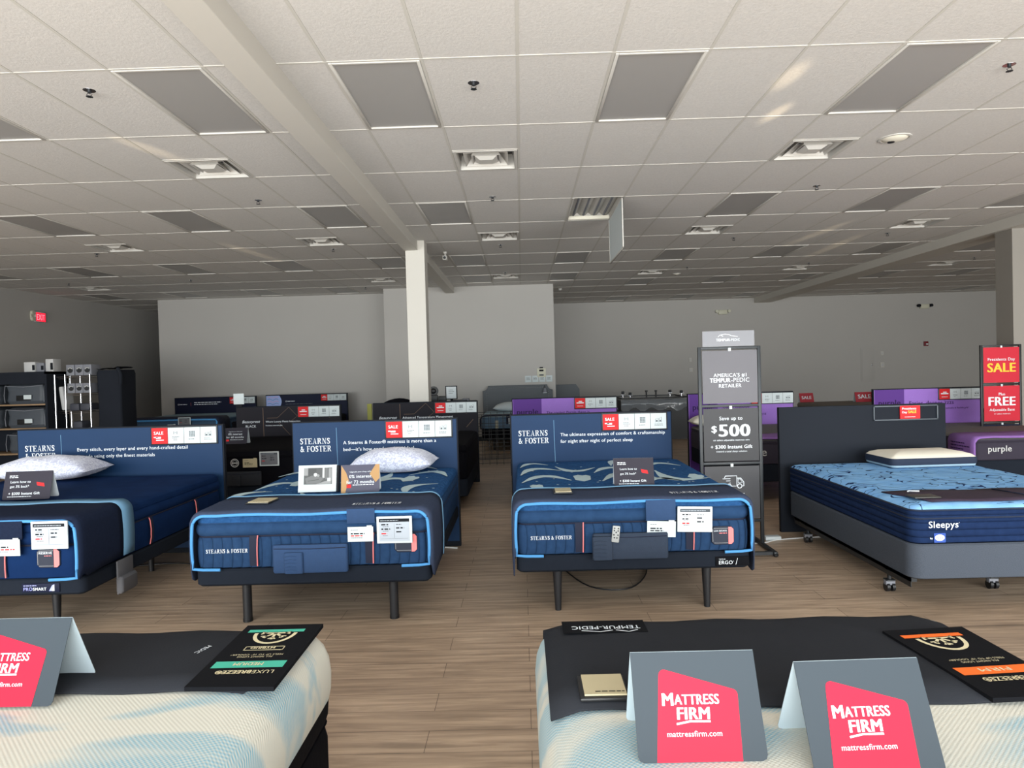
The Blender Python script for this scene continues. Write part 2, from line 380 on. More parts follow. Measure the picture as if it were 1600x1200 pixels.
class P:
    """a drawing plane: thin printed shapes stacked a hair in front of each other"""
    def __init__(s, g, o, r, u, eps=0.0006):
        s.g = g; s.o = Vector(o); s.r = Vector(r).normalized(); s.u = Vector(u).normalized(); s.n = s.r.cross(s.u); s.e = eps
    def p(s, x, y, l): return s.o+s.r*x+s.u*y+s.n*(s.e*l)
    def poly(s, pts, m, l=1): s.g.poly([s.p(x, y, l) for x, y in pts], m)
    def rect(s, x0, y0, x1, y1, m, l=1): s.poly([(x0, y0), (x1, y0), (x1, y1), (x0, y1)], m, l)
    def rrect(s, x0, y0, x1, y1, r, m, l=1):
        pts = []
        for cx, cy, a in ((x1-r, y1-r, 0), (x0+r, y1-r, PI/2), (x0+r, y0+r, PI), (x1-r, y0+r, 1.5*PI)):
            for k in range(5): pts.append((cx+r*math.cos(a+PI/2*k/4), cy+r*math.sin(a+PI/2*k/4)))
        s.poly(pts, m, l)
    def line(s, pts, w, m, l=1, w1=None):
        n = len(pts)
        L, R = [], []
        for i, (x, y) in enumerate(pts):
            a = pts[max(i-1, 0)]; b = pts[min(i+1, n-1)]; dx, dy = b[0]-a[0], b[1]-a[1]; q = math.hypot(dx, dy) or 1
            ww = w if w1 is None else (w(i/(n-1)) if callable(w) else w+(w1-w)*i/(n-1))
            if callable(w): ww = w(i/(n-1))
            L.append((x-dy/q*ww/2, y+dx/q*ww/2)); R.append((x+dy/q*ww/2, y-dx/q*ww/2))
        for i in range(n-1): s.poly([L[i], R[i], R[i+1], L[i+1]], m, l)
    def arc(s, cx, cy, rx, ry, a0, a1, w, m, l=1, n=14):
        s.line([(cx+rx*math.cos(a0+(a1-a0)*k/n), cy+ry*math.sin(a0+(a1-a0)*k/n)) for k in range(n+1)], w, m, l)
    def disc(s, cx, cy, r, m, l=1, n=16): s.poly([(cx+r*math.cos(2*PI*k/n), cy+r*math.sin(2*PI*k/n)) for k in range(n)], m, l)
    def text(s, t, x, y, m, w=None, h=None, l=2, al='L', bold=0.0, shear=0.0, _r=False):
        if bold and not _r:      # heavier weight: overprint with small sideways steps
            k0 = (w/text_geo(t, 0, shear)[2]) if w else h/0.72
            n = 2 if bold < .015 else (3 if bold < .03 else 5); st = bold*2.0*k0/(n-1)
            for i in range(n):
                dx = (i-(n-1)/2)*st
                s.text(t, x+dx+(st*(n-1)/2 if al == 'L' else 0), y+(st*.35 if i % 2 else 0), m, w=(w-st*(n-1)) if w else None, h=h, l=l+i*.25, al=al, bold=0, shear=shear, _r=True)
            return
        bold = 0
        vs, fs, tw = text_geo(t, bold, shear)
        k = (w/tw) if w else h/0.72
        W = tw*k; x0 = x if al == 'L' else (x-W/2 if al == 'C' else x-W)
        ky = (h/0.72) if (w and h) else k
        i = s.g.mi(m); V = [s.g.bm.verts.new(s.p(x0+a*k, y+b*ky, l)) for a, b in vs]
        for f in fs:
            try: fc = s.g.bm.faces.new([V[j] for j in f]); fc.material_index = i; fc.tag = True
            except ValueError: pass
    def scrib(s, x, y, w, n, h, gap, m, l=2, ragged=True, rnd=random):
        """lines of print too small to read"""
        for i in range(n):
            ww = w*(1-(0.35*rnd.random() if ragged else 0)); a = x
            while a < x+ww:
                b = min(a+h*(1.5+3*rnd.random()), x+ww); s.rect(a, y-i*gap, b, y-i*gap+h, m, l); a = b+h*0.8
    def serif(s, t, x, y, h, m, w=None, l=2):
        """high-contrast serif capitals"""
        adv = 0; glyphs = []
        for ch in t:
            if ch == ' ': adv += 0.38; continue
            wd = {'S': .62, 'T': .78, 'E': .74, 'A': .84, 'R': .84, 'N': .84, 'F': .70, 'O': .86, '&': .86}[ch]
            glyphs.append((ch, adv, wd)); adv += wd+0.10
        k = h; kx = (w/(adv-0.1)) if w else h
        T, t_ = 0.17, 0.055
        for ch, a, wd in glyphs:
            def R(x0, y0, x1, y1): s.rect(x+(a+x0)*kx, y+y0*k, x+(a+x1)*kx, y+y1*k, m, l)
            def Q(*pt): s.poly([(x+(a+px)*kx, y+py*k) for px, py in pt], m, l)
            def A(cx, cy, rx, ry, a0, a1, wt, n=12):
                pts = [(cx+rx*math.cos(a0+(a1-a0)*i/n), cy+ry*math.sin(a0+(a1-a0)*i/n)) for i in range(n+1)]
                s.line([(x+(a+px)*kx, y+py*k) for px, py in pts], (lambda q: wt(q)*k), m, l, w1=0)
            if ch == 'T':
                R(.305, 0, .305+T, 1); R(.2, 0, .58, t_); R(0, 1-t_, wd, 1); R(0, .76, .045, 1); R(wd-.045, .76, wd, 1)
            elif ch in 'EF':
                R(.09, 0, .09+T, 1); R(0, 1-t_, wd-.02, 1); R(wd-.065, .76, wd-.02, 1); R(.2, .49, .52, .49+t_); R(.48, .38, .52, .66)
                R(0, 0, .36 if ch == 'F' else wd, t_)
                if ch == 'E': R(wd-.045, 0, wd, .26)
            elif ch == 'N':
                R(0, 0, .28, t_); R(.115, 0, .165, 1); R(0, 1-t_, .25, 1); R(.58, 1-t_, .84, 1); R(.68, 0, .73, 1); Q((.1, 1), (.26, 1), (.73, 0), (.6, 0))
            elif ch == 'A':
                Q((.42, 1), (.46, 1), (.76, 0), (.58, 0)); Q((.42, 1), (.44, 1), (.18, 0), (.12, 0)); R(.22, .3, .6, .3+t_); R(0, 0, .3, t_); R(.5, 0, .84, t_)
            elif ch == 'R':
                R(.09, 0, .09+T, 1); R(0, 0, .36, t_); R(0, 1-t_, .42, 1); R(.2, .5, .42, .5+t_)
                A(.40, .76, .19, .225, -PI/2, PI/2, lambda q: .05+.12*math.sin(PI*q)); Q((.36, .52), (.52, .52), (.78, 0), (.6, 0)); R(.6, 0, .84, t_)
            elif ch == 'O':
                A(.43, .5, .35, .475, 0, 2*PI, lambda q: .05+.13*abs(math.cos(2*PI*q)), 28)
            elif ch == 'S':
                pts = [(.53, .80), (.47, .92), (.31, .97), (.15, .9), (.12, .75), (.22, .61), (.38, .5), (.5, .36), (.48, .16), (.31, .03), (.14, .07), (.06, .2)]
                s.line([(x+(a+px)*kx, y+py*k) for px, py in pts], (lambda q: (.05+.13*math.sin(PI*q))*k), m, l, w1=0)
                R(.53, .68, .57, .98); R(.03, .02, .07, .34)
            elif ch == '&':
                pts = [(.8, .5), (.66, .5), (.56, .2), (.36, .03), (.14, .08), (.08, .25), (.2, .45), (.42, .62), (.46, .82), (.34, .96), (.22, .84), (.26, .66), (.5, .32), (.7, .06), (.84, .03)]
                s.line([(x+(a+px)*kx, y+py*k) for px, py in pts], (lambda q: (.06+.08*abs(math.sin(2*PI*q)))*k), m, l, w1=0)

def empty(name, loc, label, cat, rz=0, group=None):
    o = bpy.data.objects.new(name, None); o.location = loc; o.rotation_euler = (0, 0, rz); o.empty_display_size = 0.1
    COL.objects.link(o); return tag(o, label, cat, group)
def tag(o, label, cat, group=None, kind=None):
    if label: o['label'] = label
    if cat: o['category'] = cat
    if group: o['group'] = group
    if kind: o['kind'] = kind
    return o
def struct(o): o['kind'] = 'structure'; return o
def copy_tree(o, parent=None):
    c = o.copy(); COL.objects.link(c); c.parent = parent
    for ch in list(o.children): copy_tree(ch, c)
    return c
XR, ZU = (1, 0, 0), (0, 0, 1)

# ------------------------------------------------------------------ the shell
X0, X1, YB = -10.5, 16.0, 20.7
g = G(); g.box(X0-0.2, X1+0.2, WY-0.2, 25, -0.12, 0, M_FLOOR); struct(g.obj('floor', smooth=0))

GX, GY, TW, TL = 0.0295, 4.40, 0.6096, 1.2192
CELL = {}            # (grid, i, half-row) to leave open
LIGHTS = []          # (x0, y0, row)
def rc(i): return GX+TW*i
def lc(j): return -1.975-TW*(j+1)   # left edge of the j-th bay left of the beam
def ry(r): return GY+(r-1)*TL
for r, cs in {1: (-2, 1, 4), 4: (-2, 4, 7, 10), 7: (-2, 1, 4, 7, 10, 13), 9: (-2, 1), 10: (4, 7, 10, 13, 16), 13: (4, 7, 10, 16, 20)}.items():
    for c in cs: LIGHTS.append((rc(c), ry(r), r))
for r, cs in {1: (0, 3), 4: (0, 3, 6), 7: (0, 3, 6, 9, 12), 10: (3, 6, 9, 12), 13: (12,)}.items():
    for c in cs: LIGHTS.append((lc(c), ry(r), r))
VENTS = [(rc(-1), ry(2)+TW, 'n'), (rc(4), ry(2)+TW, 'n'), (lc(1), ry(2)+TW, 'n'),
         (rc(-1), ry(5)+TW, 'm'), (rc(4), ry(5)+TW, 'm'), (rc(9), ry(5)+TW, 'm'), (lc(1), ry(5)+TW, 'm'), (lc(6), ry(5)+TW, 'm'),
         (rc(-1), ry(9), 'f'), (rc(4), ry(9), 'f'), (rc(9), ry(9), 'f'), (rc(14), ry(9), 'f'), (lc(1), ry(9), 'f'), (lc(11), ry(9), 'f')]
OPEN = (rc(1), ry(4))
def blocked(x, y):
    for a, b, _ in LIGHTS:
        if abs(a-x) < .02 and -0.02 < y-b < TL-0.05: return True
    for a, b, _ in VENTS:
        if abs(a-x) < .02 and abs(b-y) < .02: return True
    return abs(OPEN[0]-x) < .02 and -0.02 < y-OPEN[1] < TL-0.05
g = G(); zt = CE+0.0025
cols = [(rc(i), rc(i+1)) for i in range(-2, 26)]+[(lc(j), lc(j)+TW) for j in range(0, 14)]+[(-1.975, rc(-2))]
r = -4
while ry(r) < 24.5:
    for h in (0, 1):
        y = ry(r)+h*TW
        for a, b in cols:
            if blocked(a, y): continue
            g.poly([(a, y, zt), (a, y+TW, zt), (b, y+TW, zt), (b, y, zt)], M_TILE)
    g.box(X0-.1, X1+.1, ry(r)-0.009, ry(r)+0.009, CE-0.001, CE+0.016, M_TBAR)
    r += 1
for a, b in cols[:-1]+[(-1.975, 0)]:
    g.box(a-0.010, a+0.010, WY, 24, CE, CE+0.0165, M_TBAR)
for a, b, _ in VENTS:
    yy = b if (abs(((b-GY)/TL) % 1-0.5) < .1) else b+TW
    g.box(a, a+TW, yy-0.012, yy+0.012, CE-0.0005, CE+0.016, M_TBAR)
g.box(X0-.3, X1+.3, WY-.2, 25, CE+0.30, CE+0.40, M_TILE)
struct(g.obj('ceiling', smooth=0))

def wallbox(name, x0, x1, y0, y1, m=M_WALL, z1=CE+0.3, z0=0):
    g = G(); g.box(x0, x1, y0, y1, z0, z1, m); return struct(g.obj(name, smooth=0))
wallbox('wall_left', X0-0.2, X0, WY-0.2, 24.2)
wallbox('wall_right', X1, X1+0.2, WY-0.2, 21)
wallbox('wall_back_left', -8.87, -3.14, 16.85, 17.05)
wallbox('wall_back_centre', -3.14, 0.78, 15.95, 17.3)
wallbox('wall_back_right', 0.0, X1+0.2, YB, YB+0.2)
wallbox('wall_corridor_end', X0-0.2, -6.5, 24.0, 24.2)
wallbox('wall_corridor_right', -8.87, -8.67, 17.05, 24.1)
wallbox('wall_centre_return', 0.58, 0.78, 17.3, YB)
# front (storefront) wall behind the camera: piers, sill and header around window openings
g = G(); g.box(X0-.2, X1+.2, WY-.2, WY, 0, 0.12, M_WALL); g.box(X0-.2, X1+.2, WY-.2, WY, 3.2, CE+.3, M_WALL)
xs = [X0, -8.2, -3.2, 1.6, 6.4, 11.4, X1]
for x in xs: g.box(x-.15, x+.15, WY-.2, WY, .12, 3.2, M_WALL)
struct(g.obj('wall_front', smooth=0))
M_GLASS = node_mat('window_glass', lambda t, b, N, L: (
    b.inputs['Base Color'].__setattr__('default_value', (1, 1, 1, 1)), b.inputs['Roughness'].__setattr__('default_value', 0.0),
    b.inputs['Alpha'].__setattr__('default_value', 0.12)))
for k in range(len(xs)-1):
    a, b = xs[k]+.15, xs[k+1]-.15
    g = G()
    for x in (a, (a+b)/2, b-.05): g.box(x, x+.05, WY-.14, WY-.06, .12, 3.2, M_STEELD)
    for z in (.12, 2.4, 3.15): g.box(a, b, WY-.13, WY-.07, z, z+.05, M_STEELD)
    w = struct(g.obj('window_%d' % (k+1), smooth=0))
    g = G(); g.box(a+.01, b-.01, WY-.103, WY-.097, .17, 3.15, M_GLASS); g.obj('window_pane', w, smooth=0)
# soffit beams and their columns
g = G(); g.box(-1.70, -1.50, WY, 15.95, CE-0.145, CE+.02, M_BEAM, bev=.004); struct(g.obj('trim_1', smooth=0))
g = G(); g.box(-1.685, -1.40, 10.32, 10.62, 0, CE+.02, M_BEAM, bev=.004); struct(g.obj('trim_2', smooth=0))
g = G(); g.box(6.98, 7.47, WY, YB, CE-0.145, CE+.02, M_BEAM, bev=.004); struct(g.obj('trim_3', smooth=0))
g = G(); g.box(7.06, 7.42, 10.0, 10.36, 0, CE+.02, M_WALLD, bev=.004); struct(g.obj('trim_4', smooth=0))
def baseb(n, x0, x1, y0, y1):
    g = G(); g.box(x0, x1, y0, y1, 0, .10, M_STEELD, bev=.003); struct(g.obj('baseboard_'+n, smooth=0))
baseb('back_right', .78, X1, YB-.012, YB); baseb('back_centre', -3.15, .79, 15.938, 15.95); baseb('back_left', -8.87, -3.14, 16.838, 16.85); baseb('left', X0, X0+.012, WY, 24)

# ------------------------------------------------------------------ ceiling fittings
ORD = ['leftmost', 'second from left', 'third from left', 'fourth from left', 'fifth from left', 'sixth from left', 'seventh from left', 'eighth from left', 'ninth from left', 'tenth from left', 'eleventh from left']
def mk_light():
    e = empty('ceiling_light', (0, 0, 0), 'x', 'ceiling light')
    g = G(); w, l, b = TW/2-.012, TL/2-.012, .022
    for x0, x1, y0, y1 in ((-w, -w+b, -l, l), (w-b, w, -l, l), (-w+b, w-b, -l, -l+b), (-w+b, w-b, l-b, l)):
        g.box(x0, x1, y0, y1, -.006, .012, M_WHITE, bev=.003)
    g.box(-w, w, -l, l, .04, .12, M_WHITE); g.obj('frame', e)
    g = G(); g.box(-w+b, w-b, -l+b, l-b, .006, .012, M_LENS); g.obj('diffuser', e, smooth=0)
    return e
rows = {}
for x, y, r in LIGHTS: rows.setdefault(r, []).append((x, y))
RN = {1: 'nearest row', 4: 'second nearest row', 7: 'third nearest row', 9: 'fourth row', 10: 'fifth row', 13: 'farthest row'}
proto = mk_light(); first = True
for r, lst in rows.items():
    for k, (x, y) in enumerate(sorted(lst)):
        o = proto if first else copy_tree(proto); first = False
        o.location = (x+TW/2, y+TL/2, CE)
        o['label'] = 'unlit flat grey ceiling light panel, %s in the %s' % (ORD[k], RN[r]); o['group'] = 'unlit ceiling light panels'
# light fitting whose lens door hangs open
e = empty('ceiling_light', (OPEN[0]+TW/2, OPEN[1]+TL/2, CE), 'open ceiling light with bare ribbed housing and its lens door hanging down', 'ceiling light')
g = G(); w, l = TW/2-.012, TL/2-.012
for i in range(25):
    pass
prof = []; n = 48
for i in range(n+1):
    u = i/n; x = -w+2*w*u; prof.append((x, .10-.045*abs(math.sin(4*PI*u))-(.05 if (i in (0, n)) else 0)))
g.grid([[(x, -l, z) for x, z in prof], [(x, l, z) for x, z in prof]], M_WHITE)
g.box(-w, w, l-.004, l, 0, .12, M_WHITE); g.box(-w, w, -l, -l+.004, 0, .12, M_WHITE); g.box(-w, -w+.02, -l, l, -.004, .1, M_WHITE); g.box(w-.02, w, -l, l, -.004, .1, M_WHITE)
g.box(-w, w, l-.06, l-.01, .0, .05, M_CREAM, bev=.01); g.obj('housing', e)
for x in (-.2, -.07, .07, .2):
    g = G(); g.cyl((x, -l+.05, .055), (x, l-.07, .055), .013, M_BOXG); g.obj('tube_lamp', e)
g = G()
g.box(w-.02, w-.006, -l, l, -.59, -.575, M_WHITE, bev=.003); g.box(w-.02, w-.006, -l, -l+.02, -.59, 0, M_WHITE, bev=.003); g.box(w-.02, w-.006, l-.02, l, -.59, 0, M_WHITE, bev=.003)
g.box(w-.02, w-.006, -l, l, -.015, 0, M_WHITE, bev=.003); g.box(w-.006, w-.002, -l, l, -.59, 0, M_BLACK); f = g.obj('lens_door', e)
g = G(); g.box(w-.015, w-.011, -l+.02, l-.02, -.575, -.015, M_PLASW); g.obj('lens_sheet', f)

def mk_vent():
    e = empty('air_vent', (0, 0, 0), 'x', 'air vent')
    h = TW/2-.012
    g = G()
    for x0, x1, y0, y1 in ((-h, -h+.03, -h, h), (h-.03, h, -h, h), (-h+.03, h-.03, -h, -h+.03), (-h+.03, h-.03, h-.03, h)):
        g.box(x0, x1, y0, y1, -.005, .006, M_WHITE, bev=.002)
    def ring(a, z): return [(-a, -a, z), (a, -a, z), (a, a, z), (-a, a, z)]
    g.loft([ring(h-.03, 0), ring(h-.045, .12), ring(h-.05, .13)], M_WHITE, cap=False)
    g.box(-h, h, -h, h, .13, .135, M_VENTD); g.obj('frame', e, smooth=0)
    for a in (.205, .135):
        g = G(); g.loft([ring(a, .012), ring(a-.005, .010), ring(a-.075, .095), ring(a-.07, .097), ring(a, .016)], M_WHITE, cap=False); g.obj('louvre', e, smooth=0)
    g = G(); g.loft([ring(.10, .018), ring(.105, .016), ring(.06, -.012)][::-1], M_WHITE); g.obj('centre_cone', e, smooth=0)
    g = G()
    for q in (-1, 1): g.cyl((q*.03, .1, .1), (q*.08, .2, .12), .006, M_CHROME, seg=8)
    g.obj('strut', e)
    return e
VL = ['square white air vent nearest the camera, right of the beam', 'square white air vent left of the white ceiling speaker', 'square white air vent left of the beam catching warm light',
      'air vent in the second row, just right of the beam and above the aisle', 'air vent in the second row, right of the open light fitting', 'air vent in the second row, far right near the second beam',
      'air vent in the second row, just left of the beam', 'air vent in the second row, far left', 'small air vent in the far row, right of the column top', 'pale air vent in the far row, below the hanging lens door',
      'dark air vent in the far row, left of the right-hand beam', 'pale air vent in the far row, beyond the right-hand beam', 'air vent in the far row, just left of the column top', 'air vent in the far row, above the exit sign side of the left wall']
proto = mk_vent()
for k, (x, y, _) in enumerate(VENTS):
    o = proto if k == 0 else copy_tree(proto)
    o.location = (x+TW/2, y+TW/2, CE); o['label'] = VL[k]; o['group'] = 'square ceiling air vents'

def mk_spr():
    e = empty('fire_sprinkler', (0, 0, 0), 'x', 'sprinkler')
    g = G(); g.cyl((0, 0, -.006), (0, 0, .012), .040, M_CHROME, r1=.046, seg=24); g.obj('escutcheon', e)
    g = G(); g.cyl((0, 0, -.024), (0, 0, 0), .012, M_STEELD)
    for q in (-1, 1): g.tube([(q*.010, 0, -.022), (q*.018, 0, -.034), (q*.006, 0, -.046)], .0032, M_CHROME, seg=6)
    g.obj('frame', e)
    g = G(); g.cyl((0, 0, -.050), (0, 0, -.046), .017, M_STEELD, seg=20)
    for i in range(10):
        t = 2*PI*i/10; g.box(.014, .022, -.0025, .0025, -.050, -.047, M_STEELD, M=Matrix.Rotation(t, 4, 'Z'))
    g.obj('deflector', e)
    return e
SPR = [(-2.89, 4.7, 'chrome sprinkler head at the upper left, left of the beam'), (-.275, 4.79, 'dark chrome sprinkler head nearest the camera, between two large light panels'), (3.38, 4.79, 'chrome sprinkler head at the upper right corner'),
       (3.38, 7.86, 'sprinkler head right of the open light fitting, second row'), (-.275, 7.9, 'sprinkler head just below the nearest central air vent'), (-2.89, 7.72, 'sprinkler head left of the beam, second row'),
       (-.275, 10.87, 'sprinkler head beyond the second central air vent'), (3.37, 10.87, 'sprinkler head beyond the vent right of the hanging lens door'), (5.76, 10.88, 'sprinkler head beyond the air vent near the right-hand beam'),
       (-2.89, 10.8, 'sprinkler head left of the column top, third row'), (-6.5, 10.6, 'sprinkler head far left, third row'), (-.275, 13.9, 'small sprinkler head in front of the farthest central vent'),
       (3.37, 13.9, 'small sprinkler head far away, right of the pale vent'), (5.76, 13.83, 'small sprinkler head above the far right air vent'), (8.98, 13.77, 'small sprinkler head beyond the right-hand beam'),
       (-6.5, 13.63, 'small sprinkler head far away on the left'), (-8.95, 13.64, 'small sprinkler head nearest the left wall'), (-3.47, 15.6, 'small sprinkler head close to the back wall, left of the column')]
proto = mk_spr()
for k, (x, y, lb) in enumerate(SPR):
    o = proto if k == 0 else copy_tree(proto)
    o.location = (x, y, CE+.008); o['label'] = lb; o['group'] = 'ceiling sprinkler heads'
for x, y, rr, lb in ((3.40, 6.27, .135, 'round white recessed ceiling speaker at the upper right'), (3.37, 14.84, .09, 'small round white ceiling speaker far away near the pale vent')):
    e = empty('ceiling_speaker', (x, y, CE+.008), lb, 'ceiling speaker', group='round ceiling speakers')
    g = G(); g.loft([[(a*math.cos(2*PI*k/32), a*math.sin(2*PI*k/32), z) for k in range(32)] for a, z in ((rr, .0), (rr, -.012), (rr*.86, -.014), (rr*.8, -.004))], M_WHITE, cap=False); g.obj('rim', e)
    g = G(); g.loft([[(a*math.cos(2*PI*k/32), a*math.sin(2*PI*k/32), z) for k in range(32)] for a, z in ((rr*.81, -.006), (rr*.7, -.018), (rr*.35, -.03), (rr*.12, -.032))], M_CREAM); g.obj('bowl', e)
    g = G(); g.cyl((-rr*.15, rr*.2, -.036), (-rr*.15, rr*.2, -.02), rr*.22, M_BLACK); g.obj('dark_hole', e)
e = empty('security_camera', (-1.2, 11.35, CE), 'small white security camera on the ceiling right of the column', 'camera')
g = G(); g.cyl((0, 0, -.03), (0, 0, .01), .03, M_WHITE); g.cyl((0, 0, -.07), (0, 0, -.02), .012, M_WHITE); g.obj('mount', e)
g = G(); g.box(-.035, .035, -.09, .06, -.14, -.07, M_WHITE, bev=.012); g.obj('body', e)
g = G(); g.cyl((0, -.094, -.105), (0, -.088, -.105), .024, M_BLACK); g.obj('lens', e)
g = G(); g.sph((0, 0, -.01), .05, M_WHITE, sc=(1, 1, .7)); o = g.obj('smoke_detector', loc=(1.0, 16.9, CE)); tag(o, 'tiny white smoke detector on the ceiling behind the centre wall corner', 'smoke detector')

# ------------------------------------------------------------------ wall fittings
e = empty('exit_sign', (X0, 14.95, 3.05), 'small red glowing exit sign on the dark left wall', 'exit sign', rz=PI/2)
g = G(); g.box(-.16, .16, -.05, 0, -.10, .12, M_BOXW, bev=.008); g.obj('housing', e)
g = G(); p = P(g, (-.15, -.052, -.09), XR, ZU); p.rect(0, 0, .3, .19, M_EXIT, 0); p.text('EXIT', .15, .03, mat('exit_letters', C(255, 150, 160), .5, emit=(C(255, 150, 170), 1.0)), w=.25, h=.13, al='C', bold=.02, l=1); g.obj('lit_face', e)
g = G()
for q in (-1, 1): g.cyl((-.24, -.07, .02+q*.07), (-.24, -.02, .02+q*.07), .045, M_IVORY)
g.box(-.26, -.15, -.03, 0, -.05, .1, M_IVORY); g.obj('lamp_head', e)
for x, lb in ((6.03, 'emergency light with two heads on the back wall above the grey floor sign'), (11.98, 'emergency light with two heads high on the back wall at the right')):
    e = empty('emergency_light', (x, YB, 3.18), lb, 'emergency light', group='twin-head emergency lights')
    g = G(); g.box(-.13, .13, -.09, 0, -.07, .06, M_IVORY, bev=.012); g.obj('body', e)
    for q in (-1, 1):
        g = G(); g.cyl((q*.18, -.12, .02), (q*.18, -.04, .02), .045, M_INKD if x > 10 else M_IVORY); g.obj('lamp_head', e)
e = empty('fire_alarm', (12.02, YB, 2.07), 'dark red fire alarm strobe on the back wall at the right', 'fire alarm')
g = G(); g.box(-.06, .06, -.05, 0, -.07, .07, M_FIRE, bev=.006); g.obj('body', e)
g = G(); g.box(-.02, .04, -.075, -.05, -.035, .01, M_PAPER, bev=.006); g.obj('strobe_lens', e)
e = empty('electrical_cabinet', (10.30, YB, 1.49), 'wall-coloured electrical panel door on the back wall', 'electrical panel')
g = G(); g.box(-.2, .2, -.012, 0, -.5, .5, M_WALL, bev=.004); g.obj('frame', e)
g = G(); g.box(-.165, .165, -.022, -.012, -.46, .46, M_WALL, bev=.004); d = g.obj('door', e)
g = G(); g.box(.11, .14, -.032, -.022, -.03, .03, M_CHROME, bev=.004); g.obj('latch', d)
for x, z, w, h, lb in ((10.73, 1.82, .09, .12, 'upper white switch plate beside the electrical panel'), (10.73, 1.48, .12, .16, 'lower white thermostat beside the electrical panel'),
                       (5.05, 1.79, .08, .12, 'upper white switch plate left of the grey floor sign'), (5.06, 1.485, .11, .12, 'lower white thermostat left of the grey floor sign')):
    e = empty('thermostat' if 'thermo' in lb else 'switch_plate', (x, YB, z), lb, 'thermostat' if 'thermo' in lb else 'switch')
    g = G(); g.box(-w/2, w/2, -.02, 0, -h/2, h/2, M_WHITE, bev=.006); g.obj('plate', e)
    g = G(); g.box(-w/4, w/4, -.026, -.02, -h/5, h/5, M_BOXW, bev=.003); g.obj('cover', e)
e = empty('wall_notice', (.46, 15.95, 1.54), 'small cream notice on the wall above the grey headboard', 'notice')
g = G(); g.box(-.10, .10, -.012, 0, -.10, .10, M_IVORY, bev=.003); p = P(g, (-.1, -.0125, -.1), XR, ZU); p.rect(.05, .13, .15, .17, M_INKD); p.rect(.05, .03, .15, .06, M_INK); g.obj('card', e)
g = G(); g.box(-.04, .04, -.02, 0, .10, .13, M_INKD); g.obj('clip', e)
for k, x in enumerate((.15, .315, .475, .635)):
    g = G(); g.box(-.072, .072, -.008, 0, -.075, .075, M_PAPER, bev=.002); p = P(g, (-.072, -.0085, -.075), XR, ZU); p.scrib(.03, .1, .09, 3, .008, .022, M_INK)
    tag(g.obj('info_card', loc=(x, 15.95, 1.40)), 'small white card on the wall above the grey headboard, '+ORD[k], 'card', 'white cards on the centre wall')

# ------------------------------------------------------------------ headboards
def info_cards(p, x, y, red_lines, par, ox, oz, yf, icon_seed=0):
    """card strip: dark holder with one red card and three white ones"""
    h = .145
    g = G(); g.box(ox-.012, ox+4*h+.024, yf-.012, yf, oz-.012, oz+h+.012, M_STEELD, bev=.003); hold = g.obj('card_holder', par)
    for k in range(4):
        g = G(); x0 = ox+k*(h+.004); g.box(x0, x0+h, yf-.016, yf-.0122, oz, oz+h, M_REDC if k == 0 else M_PAPER)
        q = P(g, (x0, yf-.0162, oz), XR, ZU)
        if k == 0:
            if red_lines == 'SALE':
                q.text('SALE', .02, .085, M_WTXT, w=.088, l=1, bold=.03); q.scrib(.018, .055, .04, 1, .010, .02, M_WTXT, 1, False); q.rect(.04, .048, .085, .064, M_WTXT); q.rect(.04, .03, .11, .038, M_WTXT)
            else:
                q.rect(.05, .092, .1, .105, M_WTXT); q.rect(.02, .07, .125, .085, M_WTXT); q.rect(.03, .03, .115, .036, M_WTXT)
        elif k == 1:
            q.line([(.055, .085), (.055, .112)], .004, M_INK); q.line([(.085, .085), (.085, .112)], .004, M_INK); q.line([(.062, .1), (.078, .1)], .004, M_INK); q.scrib(.04, .06, .07, 2, .004, .012, M_INK); q.scrib(.05, .03, .04, 1, .004, .01, M_INK)
        elif k == 2:
            for a in range(4):
                for b in range(4): q.rect(.048+a*.0135, .06+b*.0135, .058+a*.0135, .070+b*.0135, M_INK)
            q.scrib(.04, .035, .07, 1, .005, .01, M_INK)
        else:
            q.line([(.045, .06), (.045, .09), (.07, .1), (.07, .06)], .003, M_INK); q.line([(.08, .06), (.08, .095), (.1, .11), (.1, .06)], .003, M_INK); q.rect(.05, .065, .064, .08, M_INK); q.rect(.084, .065, .096, .08, M_INK)
            q.scrib(.035, .042, .08, 2, .004, .012, M_INK)
        g.obj('sale_card' if k == 0 else 'info_card', hold)
